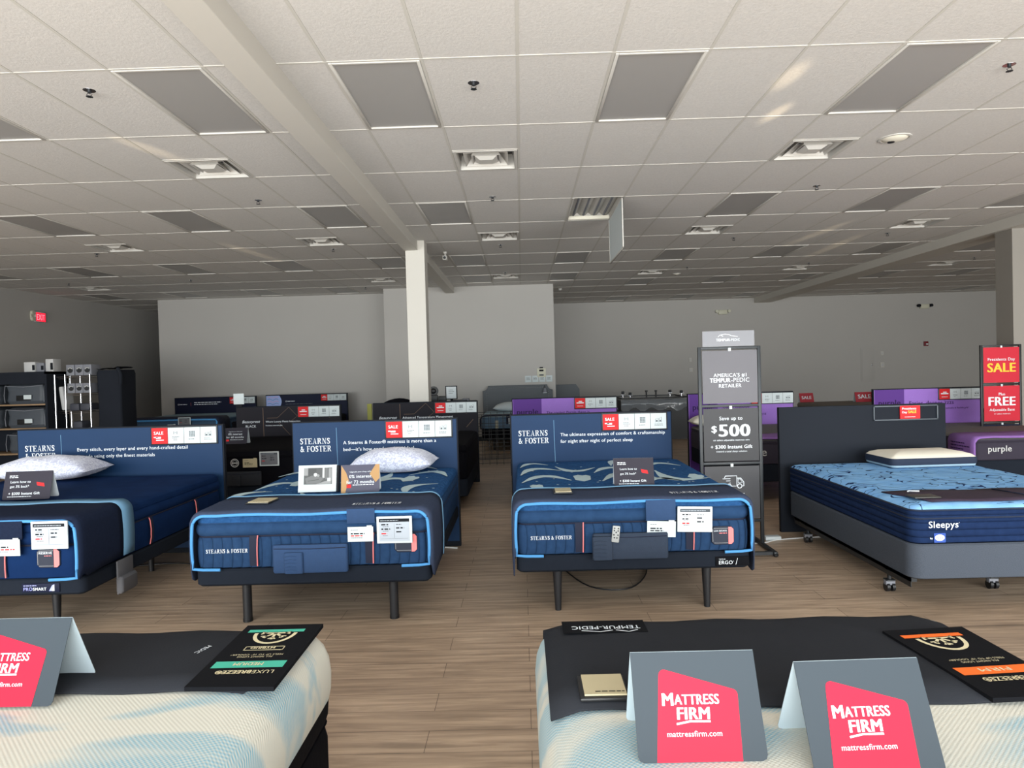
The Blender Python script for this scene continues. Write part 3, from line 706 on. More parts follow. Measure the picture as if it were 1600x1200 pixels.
def headboard(x, y, w, h, style, label, arg=None, rz=0):
    e = empty('headboard', (x, y, 0), label, 'headboard', rz=rz)
    g = G(); g.box(-w/2, w/2, 0, .05, 0, h, M_HBF, bev=.004); g.obj('board', e)
    if style == 'plain':
        g = G(); yf = -.014; a = w/2
        x0, x1, z0, z1 = arg
        for q in ((x0, x1, z0, z0+.012), (x0, x1, z1-.012, z1), (x0, x0+.012, z0, z1), (x1-.012, x1, z0, z1)): g.box(q[0], q[1], yf, 0, q[2], q[3], mat('slate_trim', C(70, 78, 86), .5), bev=.002)
        o = g.obj('card_holder', e)
        g = G(); xa = x0+.245; g.box(xa, xa+.185, -.016, -.004, z0+.014, z1-.004, M_REDC); q = P(g, (xa, -.0165, z0+.014), XR, ZU)
        q.text('Presidents', .018, .085, M_WTXT, w=.13, bold=.02); q.text('Day', .018, .052, M_WTXT, w=.045, bold=.02); q.text('SALE', .072, .052, M_YEL, w=.078, bold=.03); q.rect(.04, .015, .14, .019, M_WTXT); g.obj('sale_card', o)
        return e
    fr = .012
    g = G(); z0 = .05
    face = {'sf': M_SFB, 'br': M_BRD, 'pu': M_LIL, 'nv': M_NAVY, 'nv2': M_NAVY}[style]
    g.box(-w/2+fr, w/2-fr, -.006, 0, z0, h-fr, face)
    p = P(g, (-w/2, -.0065, 0), XR, ZU); T = h
    if style == 'sf':
        p.serif('STEARNS', .075, T-.205, .052, M_WTXT, w=.275); p.serif('& FOSTER', .075, T-.275, .052, M_WTXT, w=.285)
        p.line([(.41, T-.06), (.413, T-.32), (.418, T-.55)], .0045, M_PIPE2, 1)
        lines, xx, ww = arg
        for i, (s_, wf) in enumerate(lines): p.text(s_, xx, T-.215-i*.062, M_WTXT, w=ww*wf, bold=.009)
        cx = w-.05-.6
        info_cards(p, 0, 0, 'SALE', e, -w/2+cx, T-.165, -.006)
    elif style == 'br':
        p.line([(.395, T-.02), (.398, T-.45)], .006, M_GOLD, 1)
        p.text('Beautyrest', .09, T-.235, M_WTXT, w=.26, bold=.0, shear=.35); p.text('BLACK', .14, T-.30, M_WTXT, w=.15)
        d = .13; cx, cz = .80, T-.13
        p.line([(.45, T-.17), (cx-.20, T-.17), (cx-.03, T-.02), (cx+.09, T-.15), (cx, T-.22)], .004, M_GOLD, 1)
        p.line([(.62, T-.24), (cx-.02, T-.42)], .004, M_GOLD, 1); p.line([(1.35, T-.38), (1.45, T-.27)], .006, M_GOLD, 1); p.line([(1.3, T-.13), (1.36, T-.19)], .003, M_GOLD, 1)
        p.text(arg[0], .43, T-.235, M_WTXT, w=arg[1], bold=.008)
        if len(arg) > 2: p.text(arg[2], .43, T-.285, M_WTXT, w=arg[3], bold=.01)
        info_cards(p, 0, 0, 'x', e, -w/2+w-.06-.6+.05, T-.165, -.006)
    elif style == 'pu':
        p.rect(.02, z0, .43, T-fr, M_PUR, 1)
        rr = random.Random(3)
        for b in range(9):
            for q in range(5):
                cx = .5+b*.12; cz = .62+q*.115
                if (b > 4 and q > 3): continue
                p.line([(cx+.05*k/5, cz+.05*math.sin(PI*k/5)*(1 if (b+q) % 2 else -1)) for k in range(6)], .004, M_LIL2, 1); p.line([(cx+.01+.06*k/5, cz+.025+.05*math.sin(PI*k/5)*(1 if (b+q) % 2 else -1)) for k in range(6)], .004, M_LIL2, 1)
        M_PT = mat('purple_ink', C(40, 16, 70), .6, spec=.2)
        p.text('purple', .07, T-.235, M_PT, w=.31, bold=.03)
        for s_, xx, zz, ww in arg: p.text(s_, xx, T-zz, M_PT, w=ww, bold=.012)
        info_cards(p, 0, 0, 'x', e, -w/2+w-.02-.6+.015, T-.165, -.006)
    else:
        if style == 'nv2': p.poly([(.015, z0), (.33, z0)]+[(.33+.05*math.sin(PI*k/8), T-.3+.28*k/8) for k in range(9)]+[(.015, T-.02)], mat('pale_blue_print', C(150, 172, 226), .5), 1); [p.line([(.05+.26*k/10, T-.06-j*.05+.015*math.sin(k)) for k in range(11)], .006, M_SFB if j % 2 else M_CORAL, 2) for j in range(4)]
        ax = .08 if style == 'nv' else .47
        p.rrect(ax, T-.175, ax+.04, T-.145, .006, M_WTXT, 1); p.rrect(ax+.006, T-.169, ax+.034, T-.151, .004, M_NAVY, 2); p.scrib(ax+.05, T-.168, .17, 1, .015, .02, M_WTXT, 1, False, random.Random(2))
        if style == 'nv': p.line([(.39, T-.12), (.39, T-.2)], .004, M_CORAL, 1)
        p.scrib(.47, T-.13 if style == 'nv' else T-.235, .82, 2, .018, .045, M_WTXT if style == 'nv' else M_INK, 1, True, random.Random(5))
        g_ = -w/2+w-.02-.52
        info_cards(p, 0, 0, 'x', e, g_-.08, T-.165, -.006)
    g.obj('graphic', e, smooth=0)
    return e
headboard(-3.70, 6.28, 1.91, 1.175, 'sf', 'wide blue headboard panel reading Every stitch, every layer, at the left', ([('Every stitch, every layer and every hand-crafted detail', 1), ('is made using only the finest materials', .70)], .56, 1.02))
headboard(-1.355, 6.28, 1.52, 1.175, 'sf', 'blue headboard panel reading mattress is more than a bed, second from left', ([('A Stearns & Foster\u00ae mattress is more than a', 1), ('bed\u2014it\u2019s how comfort should feel', .76)], .47, .85))
headboard(.64, 6.50, 1.52, 1.175, 'sf', 'blue headboard panel reading The ultimate expression of comfort, right of the aisle', ([('The ultimate expression of comfort & craftsmanship', 1), ('for night after night of perfect sleep', .69)], .47, .98))
headboard(3.175, 6.50, 1.55, 1.175, 'plain', 'plain charcoal headboard panel with one red sale card, at the right', (.10, .70, 1.025, 1.165))
headboard(-3.375, 9.9, 1.52, 1.18, 'br', 'black headboard panel reading Where Luxury Meets Innovation', ('Where Luxury Meets Innovation', .50, 'Exclusive materials give', .24))
headboard(-1.405, 9.95, 1.52, 1.18, 'br', 'black headboard panel reading Advanced Temperature Management, in front of the column', ('Advanced Temperature Management', .73))
headboard(.607, 10.0, 1.52, 1.19, 'pu', 'purple and lilac headboard panel directly behind the central blue one', [('The coolest Purple there is', .50, .235, .62)])
headboard(3.145, 10.0, 1.52, 1.19, 'pu', 'purple headboard panel partly hidden behind the tall grey floor sign', [('Softer support,', .50, .235, .40), ('with a flexible grid', .78, .33, .34)])
headboard(5.705, 9.8, 1.52, 1.19, 'pu', 'purple headboard panel at the far right beside the red sale sign', [('Easier, deeper zzzs', .50, .235, .62), ('breathable & flexible grid', .98, .30, .34)])
headboard(-7.245, 16.2, 1.94, 1.18, 'nv', 'navy headboard panel in the farthest row, left, with small white lettering')
headboard(-5.08, 16.2, 1.94, 1.19, 'nv2', 'navy headboard panel in the farthest row with a pale blue printed corner')

# ------------------------------------------------------------------ bed building blocks (local frame: foot edge at y=0, x centred)
def bed_base(x, y, w, label, legs, legstyle='taper', L=2.03, zb=.275, zt=.385, inset=.27, brand=None, rz=0, cat='bed base', m=M_BASE):
    e = empty('adjustable_bed', (x, y, 0), label, cat, rz=rz)
    g = G(); g.rrect(w-.01, L, .05, [(.02, zb), (.0, zb+.015), (0, zt-.012), (.012, zt)], m, cy=L/2+.005); g.obj('platform', e)
    for lx in (-w/2+inset, w/2-inset):
        for ly in legs:
            g = G()
            if legstyle == 'taper': g.cyl((lx, ly, 0), (lx, ly, zb+.01), .020, M_LEG, r1=.032, seg=20)
            else: g.cyl((lx, ly, 0), (lx, ly, zb+.01), .029, M_LEG, seg=20); g.cyl((lx, ly, 0), (lx, ly, .02), .031, M_BLACK)
            g.obj('leg', e)
    if legstyle:
        g = G(); g.box(-w/2+.3, w/2-.3, 1.0, 1.25, zb-.09, zb+.01, M_BLACK, bev=.01); g.obj('lift_motor', e)
    if brand == 'ergo':
        g = G(); g.box(w/2-.235, w/2-.02, -.003, .008, zb+.018, zb+.078, M_PANEL, bev=.002); p = P(g, (w/2-.235, -.0035, zb+.018), XR, ZU)
        p.text('TEMPUR', .02, .041, M_WTXT, w=.042); p.text('ERGO', .02, .012, M_WTXT, w=.088, bold=.012); p.text('\u00ae', .11, .028, M_WTXT, h=.006); p.line([(.128, .008), (.14, .05)], .003, M_WTXT); g.obj('brand_label', e)
    if brand == 'pro':
        g = G(); g.box(w/2-.385, w/2-.15, -.003, .008, zb+.025, zb+.08, M_NAVY, bev=.002); p = P(g, (w/2-.385, -.0035, zb+.025), XR, ZU)
        ml = mat('lilac_print', C(170, 176, 240), .5)
        p.scrib(.012, .040, .09, 1, .005, .01, ml); p.text('PRO', .012, .012, ml, w=.055); p.text('SMART', .07, .012, M_WTXT, w=.085, bold=.03); p.poly([(.17, .008), (.205, .008), (.205, .05), (.19, .042)], ml); p.poly([(.188, .008), (.205, .008), (.205, .05)], M_WTXT, 3); g.obj('brand_label', e)
    return e

def swoosh(p, x, y, s, rot, flip=1, l=1):
    ca, sa = math.cos(rot), math.sin(rot)
    def T(a, b): return (x+s*(a*ca-b*flip*sa), y+1.7*s*(a*sa+b*flip*ca))
    pts = [T(-.5+k/12, .42*math.sin(PI*k/12)) for k in range(13)]
    p.line(pts, (lambda q: s*(.03+.26*math.sin(PI*q)**1.5)), M_LEAF, l, w1=0)
def tulip(p, x, y, s, rot=0, l=2):
    ca, sa = math.cos(rot), math.sin(rot)
    def T(a, b): return (x+s*(a*ca-b*sa), y+1.9*s*(a*sa+b*ca))
    p.poly([T(a, b) for a, b in ((-.14, -.1), (0, -.2), (.14, -.1), (.17, .12), (.10, .2), (.03, .17), (-.05, .22), (-.15, .15))], M_LEAF, l)

def sf_mattress(x, y, z, w, label, kind, L=2.02, strap_x=(), side_straps=False, badge=None, name_x=None, leaves=(), rz=0, H=.37):
    e = empty('mattress', (x, y, z), label, 'mattress', rz=rz)
    hs = H/.37
    side = M_SFVEL if kind == 'velvet' else M_SFSIDE; roll = M_SFVEL if kind == 'velvet' else M_SFROLL; top = M_SFVEL if kind == 'velvet' else M_SFTOP
    prof = [(.03, 0), (.01, .012), (.003, .05), (0, .12), (.004, .19), (.012, .212), (.018, .217), (.012, .222), (0, .235), (-.006, .262), (.002, .29), (.016, .303), (.006, .310), (.004, .325), (.012, .345), (.035, .360), (.09, .368), (.2, .37)]
    prof = [(a, b*hs) for a, b in prof]
    mats = [side]*7+[roll]*4+[top]*6
    g = G(); g.rrect(w, L, .08, prof, side, mats=mats, cy=L/2, capm=top, seg=7)
    p = P(g, (0, 0, H), (1, 0, 0), (0, 1, 0), eps=.0008)
    for a in leaves:
        if a[0] == 's': swoosh(p, *a[1:])
        elif a[0] == 't': tulip(p, *a[1:])
        else: p.disc(a[1], a[2], a[3], M_LEAF, 1, 8)
    g.obj('body', e)
    for k, zz in enumerate((.216*hs, .306*hs)):
        ins = (.012, .010)[k]; r_ = .075; a, b = w/2-ins, L/2-ins; pts = []
        for qx, qy, a0 in ((1, -1, -PI/2), (1, 1, 0), (-1, 1, PI/2), (-1, -1, PI)):
            for j in range(7): t = a0+PI/2*j/6; pts.append((qx*(a-r_)+r_*math.cos(t), L/2+qy*(b-r_)+r_*math.sin(t), zz))
        g = G(); g.tube(pts, .006, M_STRAP if k == 0 else roll, seg=6, closed=True); g.obj('piping', e)
    for sx in strap_x:
        g = G()
        for q in (0,):
            pts = [(-.004, .02), (-.009, .07), (-.010, .13), (-.006, .19), (.002, .212)]
            g.grid([[(sx-.028, a, b) for a, b in pts], [(sx+.028, a, b) for a, b in pts]], M_STRAP)
            g.tube([(sx+.02+.006*i/4, a-.004, b) for i, (a, b) in enumerate(pts)][::-1], .0038, M_CORAL, seg=6)
        g.obj('handle', e)
    if side_straps:
        for sy in side_straps:
            g = G(); pts = [(.004, .02), (.014, .07), (.016, .13), (.010, .19), (.002, .212)]
            g.grid([[(w/2+a, sy-.028, b) for a, b in pts], [(w/2+a, sy+.028, b) for a, b in pts]], M_STRAP)
            g.tube([(w/2+a+.005, sy-.02, b) for a, b in pts], .0038, M_CORAL, seg=6); g.obj('handle', e)
    if name_x is not None:
        g = G(); p = P(g, (name_x, -.0035, .30*H), XR, ZU); p.serif('STEARNS & FOSTER', 0, 0, .024, M_WTXT, w=.265, l=1); g.obj('stitched_name', e, smooth=0)
    if badge:
        bx, bz, txt = badge
        g = G(); c_ = .018; W_, H_ = .145, .118
        def oc(i, y_): return [(bx+i+c_, y_, bz+i), (bx+W_-i-c_, y_, bz+i), (bx+W_-i, y_, bz+i+c_), (bx+W_-i, y_, bz+H_-i-c_), (bx+W_-i-c_, y_, bz+H_-i), (bx+i+c_, y_, bz+H_-i), (bx+i, y_, bz+H_-i-c_), (bx+i, y_, bz+i+c_)]
        g.loft([oc(0, .006), oc(0, -.006), oc(.003, -.009)], M_PATCH)
        p = P(g, (bx, -.0095, bz), XR, ZU); p.poly([(.108, .004), (.127, .004), (.141, .018), (.141, .1), (.127, .114), (.108, .114)], M_CORAL)
        for q in (.012, .105): p.line([(.015, q), (.105, q)], .0015, M_BOXW)
        p.line([(.008, .02), (.008, .1)], .0015, M_BOXW); p.serif(txt, .016, .085, .014, M_WTXT, w=.082) if set(txt) <= set('STEARNFO& ') else p.text(txt, .016, .085, M_WTXT, w=.082, bold=.02)
        p.scrib(.05, .072, .05, 1, .005, .01, M_CORAL); g.obj('fabric_label', e)
    return e

def cover(x, y, w, z0, zt, label, m, D=.42, rear='pipe', zlow=None, name=None, rz=0, sag=0, plaque=None, right_low=None):
    """padded sleeve over the foot of a mattress: open at the front, edged with a blue cord"""
    e = empty('foot_protector', (x, y, z0), label, 'mattress cover', rz=rz)
    H = zt-z0; zl = zlow if zlow is not None else -.05
    def path(ins, zlo, n=8, R=.075):
        a = w/2+.014-ins; t = H+.012-ins; pts = [(-a, zlo)]; N_ = 5
        for k in range(1, N_): pts.append((-a-.006*math.sin(PI*k/N_), zlo+(t-R-zlo)*k/N_))
        for k in range(n+1): q = PI-PI/2*k/n; pts.append((-a+R+R*math.cos(q), t-R+R*math.sin(q)))
        for k in range(1, 16):
            xx = -a+R+(2*a-2*R)*k/16; pts.append((xx, t+.004*math.sin(xx*9+x)-sag*math.cos(xx/w*PI)*(1 if ins > .03 else .0)))
        for k in range(n+1): q = PI/2-PI/2*k/n; pts.append((a-R+R*math.cos(q), t-R+R*math.sin(q)))
        for k in range(N_-1, 0, -1): pts.append((a+.006*math.sin(PI*k/N_), zlo+(t-R-zlo)*k/N_))
        pts.append((a, zlo)); return pts
    rowsy = [(D, 0, zl), (D*.66, -.002, zl), (D*.33, 0, zl-.01), (.05, 0, zl-.02), (.012, .002, zl), (-.012, .008, -.0), (-.018, .024, .012)]
    if rear == 'band': rowsy = [(D-.13, 0, zl)]+rowsy[1:]
    g = G(); g.grid([[(px, yy, pz) for px, pz in path(ins, zz)] for yy, ins, zz in rowsy], m)
    o = g.obj('sleeve', e, smooth=60)
    md = o.modifiers.new('thick', 'SOLIDIFY'); md.thickness = .008; md.offset = 0
    if name:
        g = G(); p = P(g, (w/2-.50, .05, H+.0225), (1, 0, 0), (0, 1, 0)); p.serif('STEARNS & FOSTER', 0, 0, .060, M_WTXT, w=.31); g.obj('printed_name', e, smooth=0)
    pts = [(px, -.02, pz) for px, pz in path(.024, .012)]
    pts = [(pts[0][0]+.17, -.02, .004), (pts[0][0]+.06, -.02, .006)]+pts+[(pts[-1][0]-.06, -.02, .006), (pts[-1][0]-.17, -.02, .004)]
    g = G(); g.tube(pts, .0095, M_PIPE, seg=8); g.obj('edge_cord', e)
    if rear == 'band':
        g = G(); g.grid([[(px, yy, pz) for px, pz in path(-.002, zl)] for yy in (D, D-.065, D-.13)], M_PIPE2); o = g.obj('edge_band', e, smooth=60)
        md = o.modifiers.new('thick', 'SOLIDIFY'); md.thickness = .010; md.offset = 0
    else:
        g = G(); g.tube([(px, D, pz) for px, pz in path(0, zl)], .010, M_PIPE2, seg=8); g.obj('edge_cord', e)
    return e

def tent(x, y, z, w, h, label, art, rz=0, lean=.30, m=M_TTOP, back=M_CARDB, group=None, name='table_sign'):
    """folded card standing like a tent; front face looks at -y"""
    e = empty(name, (x, y, z), label, 'table sign', rz=rz, group=group)
    d = h*math.sin(lean); hh = h*math.cos(lean)
    for q, nm in ((-1, 'front_leaf'), (1, 'back_leaf')):
        g = G(); n = Vector((0, q*math.cos(lean), math.sin(lean)))*.0016
        A = [Vector((-w/2, q*d, 0)), Vector((w/2, q*d, 0)), Vector((w/2, 0, hh)), Vector((-w/2, 0, hh))]
        r_ = .012; u = Vector((0, -q*math.sin(lean), math.cos(lean)))
        c0 = [A[0]+Vector((r_*(1-math.sin(t)), 0, 0))+u*(r_*(1-math.cos(t))) for t in (PI/2, PI/4, 0)]
        c1 = [A[1]-Vector((r_*(1-math.sin(t)), 0, 0))+u*(r_*(1-math.cos(t))) for t in (0, PI/4, PI/2)]
        ring = c0+c1+A[2:]
        g.loft([ring, [v+n for v in ring]], m if q < 0 else back)
        if q < 0:
            p = P(g, A[0]+n*1.1, XR, (0, d, hh)); art(p, w, h)
            g.obj(nm, e, smooth=0)
        else:
            g.obj(nm, e, smooth=0)
    return e

# ------------------------------------------------------------------ bed 1 (left, wide)
Z1 = .385
bed_base(-3.70, 4.20, 1.93, 'charcoal adjustable bed base with a blue-violet label, far left', (.33, 1.5), inset=.40, brand='pro')
sf_mattress(-3.70, 4.17, Z1, 1.93, 'wide plain navy velvet mattress at the far left', 'velvet', H=.36, strap_x=(.49,), side_straps=(.80, 1.50), badge=(.705, .075, 'RESERVE'))
cover(-3.70, 4.17, 1.93, Z1, Z1+.375, 'navy foot cover with a pale blue rear band on the far left mattress', M_COVERN, D=.56, rear='band', zlow=.03)
# ------------------------------------------------------------------ bed 2
bed_base(-1.35, 4.30, 1.50, 'charcoal adjustable bed base with round legs, left of the aisle', (.16, 1.5), legstyle='round', L=1.95)
LV = [('s', -.55, 1.0, .30, .5), ('s', -.25, 1.25, .34, -.3, -1), ('t', -.45, 1.15, .35, .3), ('s', .30, 1.05, .36, .3), ('t', .42, 1.25, .38, -.4), ('s', .55, 1.4, .34, -.2), ('s', .10, 1.5, .3, .8, -1),
      ('s', -.6, 1.6, .30, .2), ('s', .60, .75, .32, 1.0), ('t', .05, .95, .3, .6), ('s', -.1, .75, .4, 0, -1), ('s', -.62, .6, .3, .9), ('s', .45, 1.75, .26, .2)]
rr = random.Random(4)
DOTS = [('d', -.68+1.36*rr.random(), .5+1.4*rr.random(), .010) for _ in range(34)]
LV3 = [('s', -.52, .80, .38, .1), ('t', -.24, .92, .42, .0), ('s', .12, .80, .44, .1), ('s', -.55, 1.25, .36, .35), ('s', .05, 1.22, .34, .1), ('t', .28, 1.22, .32, .4), ('s', .55, 1.02, .42, 2.5), ('t', .62, .86, .34, -.6),
       ('s', .50, 1.45, .30, .1), ('s', -.25, 1.55, .34, -.2, -1), ('s', -.60, 1.65, .26, .3), ('s', .2, 1.7, .3, .5), ('s', .35, .62, .3, .2), ('t', -.60, .55, .3, .2)]
sf_mattress(-1.35, 4.30, Z1, 1.50, 'blue leaf-patterned mattress left of the aisle', 'quilt', L=1.95, H=.352, strap_x=(-.36, .37), badge=(.525, .085, 'ESTATE'), name_x=-.665, leaves=LV+DOTS)
cover(-1.35, 4.30, 1.50, Z1, Z1+.356, 'grey-blue foot cover with wavy sky-blue edge on the mattress left of the aisle', M_COVER, D=.50, name=True, sag=-.012, zlow=-.06)
# ------------------------------------------------------------------ bed 3
bed_base(.69, 4.44, 1.52, 'charcoal adjustable bed base with tapered legs, right of the aisle', (.10, 1.5), brand='ergo')
sf_mattress(.69, 4.44, Z1, 1.52, 'blue leaf-patterned mattress right of the aisle', 'quilt', H=.352, strap_x=(-.345, .365), badge=(.50, .048, 'LUX ESTATE'), name_x=-.66, leaves=LV3+DOTS)
cover(.69, 4.44, 1.52, Z1, Z1+.352, 'grey-blue foot cover with smooth sky-blue edge on the mattress right of the aisle', M_COVER, D=.40, name=True, zlow=-.12)
# ------------------------------------------------------------------ bed 4
e = empty('metal_bedstead', (3.19, 4.36, 0), 'black metal bed frame on casters under the grey box spring', 'bed frame')
g = G()
for q in (-1, 1):
    g.box(q*.70-.02, q*.70+.02, .1, 2.0, .155, .19, M_STEELD); g.box(q*.70-.02, q*.70-.016, .1, 2.0, .12, .19, M_STEELD)
for yy in (.4, 1.1, 1.75): g.box(-.72, .72, yy-.02, yy+.02, .15, .185, M_STEELD)
g.obj('rails', e)
for q in (-1, 0, 1):
    for yy in (.4, 1.75):
        g = G(); xx = q*.70
        g.cyl((xx, yy, .05), (xx, yy, .17), .014, M_STEELD); g.box(xx-.03, xx+.03, yy-.03, yy+.03, .075, .085, M_STEELD, bev=.003); o = g.obj('leg', e)
        g = G(); g.cyl((xx-.028, yy, .032), (xx-.008, yy, .032), .032, M_BLACK, seg=20); g.cyl((xx+.008, yy, .032), (xx+.028, yy, .032), .032, M_BLACK, seg=20); g.box(xx-.032, xx+.032, yy-.02, yy+.02, .045, .078, M_BOXG, bev=.004); g.obj('caster', o)
g = G(); g.rrect(1.53, 2.03, .09, [(.02, .195), (.0, .205), (0, .41), (.012, .42)], M_BOXSP, cy=1.015, seg=7)
tag(g.obj('box_spring', loc=(3.19, 4.36, 0)), 'heather grey box spring under the light blue mattress', 'box spring')
e = empty('mattress', (3.19, 4.36, .42), 'light blue doodle-patterned mattress with navy sides, at the right', 'mattress')
g = G(); g.rrect(1.53, 2.03, .08, [(.02, 0), (.004, .01), (0, .08), (.003, .15), (.012, .160), (0, .170), (0, .20), (.012, .213), (.012, .216), (.03, .232), (.08, .243), (.2, .247)], M_SLSIDE, mats=[M_SLSIDE]*8+[M_DOODLE]*3, cy=1.015, capm=M_DOODLE, seg=7)
g.obj('body', e)
for zz in (.163, .214):
    pts = []; r_ = .072; a, b = .765-.006, 1.015-.006
    for qx, qy, a0 in ((1, -1, -PI/2), (1, 1, 0), (-1, 1, PI/2), (-1, -1, PI)):
        for j in range(7): t = a0+PI/2*j/6; pts.append((qx*(a-r_)+r_*math.cos(t), 1.015+qy*(b-r_)+r_*math.sin(t), zz))
    g = G(); g.tube(pts, .006, M_NAVYF, seg=6, closed=True); g.obj('piping', e)
g = G(); p = P(g, (-.66, -.003, 0), XR, ZU); p.text('Sleepys', .0, .105, M_WTXT, w=.185, bold=.012); p.text('\u2019', .188, .12, M_WTXT, h=.02); p.text('by', .008, .035, M_WTXT, w=.016, bold=.02)
p.rrect(.032, .012, .105, .072, .004, mat('royal_blue', C(20, 70, 160), .5)); p.poly([(.068+.031*math.cos(2*PI*k/20), .043+.02*math.sin(2*PI*k/20)) for k in range(20)], M_WTXT, 2); p.text('Sealy', .068, .037, mat('royal_blue', C(20, 70, 160), .5), w=.045, al='C', l=3, shear=.2)
g.obj('stitched_name', e, smooth=0)
g = G(); n_ = 10
rowz = []
for j in range(6):
    v = j/5; row = []
    for i in range(15):
        u = i/14; xl = -.58-.12*v; xa = xl+(.74-xl)*u; row.append((xa, .075+.39*v+.02*(1-u), .252+.004*math.sin(i*1.1+j)))
    rowz.append(row)
# hang over right side
g.grid(rowz, mat('plum_fabric', C(48, 34, 52), .8, noise=(20, .1)))
p = P(g, (0, 0, .2615), (1, 0, 0), (0, 1, 0)); p.line([(-.56, .41), (-.54, .43), (-.48, .41)], .008, M_WTXT, 1); p.line([(.12, .12), (.02, .42)], .006, M_STRAP, 1)
o = g.obj('foot_runner', loc=(3.19, 4.36, .42), smooth=60); tag(o, 'dark plum runner lying across the foot of the light blue mattress', 'runner')
md = o.modifiers.new('thick', 'SOLIDIFY'); md.thickness = .008; md.offset = 0
g = G(); g.box(-.085, .085, -.06, .06, 0, .008, mat('dim_plaque', C(66, 66, 62), .4), bev=.003); tag(g.obj('plaque', loc=(2.62, 4.57, .682)), 'dim grey plaque on the plum runner', 'plaque')

# ------------------------------------------------------------------ pillows
def pillow(x, y, z, w, d, h, label, rz=0, rx=0, m=M_PILLOW, pinch=.10):
    g = G(); N_ = 22; top = []; bot = []
    for j in range(N_+1):
        v = -1+2*j/N_; a = []; b = []
        for i in range(N_+1):
            u = -1+2*i/N_
            px = u*(w/2)*(1-pinch*(1-abs(v)**2)*0.0-pinch*(abs(u) > .0)*(1-v*v)*.35*abs(u)); py = v*(d/2)*(1-pinch*(1-u*u)*.5)
            f = (max(0, 1-abs(u)**2.6)**.55)*(max(0, 1-abs(v)**2.6)**.55)
            wr = .004*math.sin(9*u+5*v)*f
            a.append((px, py, h*.40+h*.60*f+wr)); b.append((px, py, h*.40-h*.40*f))
        top.append(a); bot.append(b)
    g.grid(top, m); g.grid([r[::-1] for r in bot], m)
    bmesh.ops.remove_doubles(g.bm, verts=g.bm.verts, dist=1e-5)
    o = g.obj('pillow', smooth=70, loc=(x, y, z), rot=(rx, 0, rz)); return tag(o, label, 'pillow')
pillow(-4.16, 6.0, Z1+.362, .86, .46, .21, 'white patterned pillow on the navy velvet mattress at far left', rz=.04)
pillow(-1.12, 5.98, Z1+.354, .70, .44, .21, 'white patterned pillow on the mattress left of the aisle', rz=-.05)
e = empty('pillow', (3.47, 6.10, .668), 'white and navy gusseted pillow on the light blue mattress', 'pillow', rz=.03)
g = G(); g.rrect(.74, .46, .05, [(.03, 0), (.005, .012), (.0, .03)], M_TEMPT, cy=0); g.obj('underside', e)
g = G(); g.rrect(.745, .465, .05, [(.0, .028), (-.006, .055), (0, .085)], M_NAVYF, cy=0); g.obj('gusset', e)
g = G(); g.rrect(.74, .46, .05, [(.0, .084), (.03, .105), (.08, .122), (.15, .132), (.20, .134)], M_CREAM, cy=0, seg=7); g.obj('cover_top', e)

# ------------------------------------------------------------------ things on the blue beds
def e_tag(x, y, z, label, w=.20, h=.155, rz=0, ry_=0, screen=M_SCREEN, seed=1):
    e = empty('price_display', (x, y, z), label, 'price display', rz=rz); e.rotation_euler = (0, ry_, rz)
    g = G(); g.box(-w/2, w/2, -.012, 0, -h/2, h/2, M_PLASW, bev=.004); g.obj('frame', e)
    g = G(); a, b = w/2-.016, h/2-.014; g.box(-a, a, -.0135, -.011, -b, b, screen); p = P(g, (-a, -.0140, -b), XR, ZU); rr = random.Random(seed)
    p.rect(0, 2*b-.02, 2*a, 2*b, M_INKD if screen is M_SCREEN else M_INK); p.scrib(.008, 2*b-.013, 2*a-.02, 1, .004, .01, M_SCREEN, 2, True, rr)
    for k in range(3):
        p.scrib(.014, 2*b-.040-k*.028, .055, 1, .008, .02, M_REDC if k == 2 else M_INKD, 1, True, rr); p.scrib(.022, 2*b-.050-k*.028, .045, 1, .003, .02, M_INK, 1, True, rr)
        p.scrib(a+.012, 2*b-.038-k*.024, .05, 1, .008 if k else .004, .02, M_INKD, 1, True, rr)
    p.line([(a, .02), (a, 2*b-.03)], .0012, M_INK); p.line([(.01, .016), (2*a-.01, .016)], .001, M_INK); g.obj('screen', e, smooth=0)
    return e
def w_card(x, y, z, label, w=.155, h=.095, seed=1, red=False, ry_=0):
    g = G(); g.box(-w/2, w/2, -.002, 0, -h/2, h/2, M_PAPER); g.box(w*.25, w*.45, -.0021, 0, h/2, h/2+.008, M_PAPER); p = P(g, (-w/2, -.0026, -h/2), XR, ZU); rr = random.Random(seed)
    p.scrib(.02, h*.78, .05, 1, .003, .01, M_INK, 1, True, rr); p.scrib(.02, h*.5, w*.55, 1, .008, .01, M_INKD, 1, True, rr); p.scrib(.02, h*.36, w*.7, 1, .007, .01, M_REDC if red else M_INKD, 1, True, rr); p.scrib(.02, h*.24, w*.6, 1, .003, .01, M_INK, 1, True, rr)
    o = g.obj('paper_card', loc=(x, y, z), smooth=0); o.rotation_euler = (0, ry_, 0); return tag(o, label, 'card')
def flap(parent, x, y, z, w, h, m):
    g = G(); g.box(x-w/2, x+w/2, y-.003, y+.003, z-h/2, z+h/2, m, bev=.002); g.box(x-w/2, x+w/2, y-.006, y-.003, z-h/2, z-h/2+.006, m); g.obj('card_flap', parent)
FP = {o['label'][:12]: o for o in COL.objects if o.name.startswith('foot_protector')}
cov1, cov2, cov3 = [o for o in COL.objects if o.name.startswith('foot_protector')][:3]
e_tag(-2.88, 4.128, .670, 'white framed e-paper price display on the far left navy mattress', w=.224, h=.17, seed=1)
w_card(-3.155, 4.13, .597, 'white paper card on the far left navy mattress, cut by the frame', w=.17, h=.10, seed=1, red=True)
flap(cov1, .545, -.030, .315, .19, .11, M_COVERN)
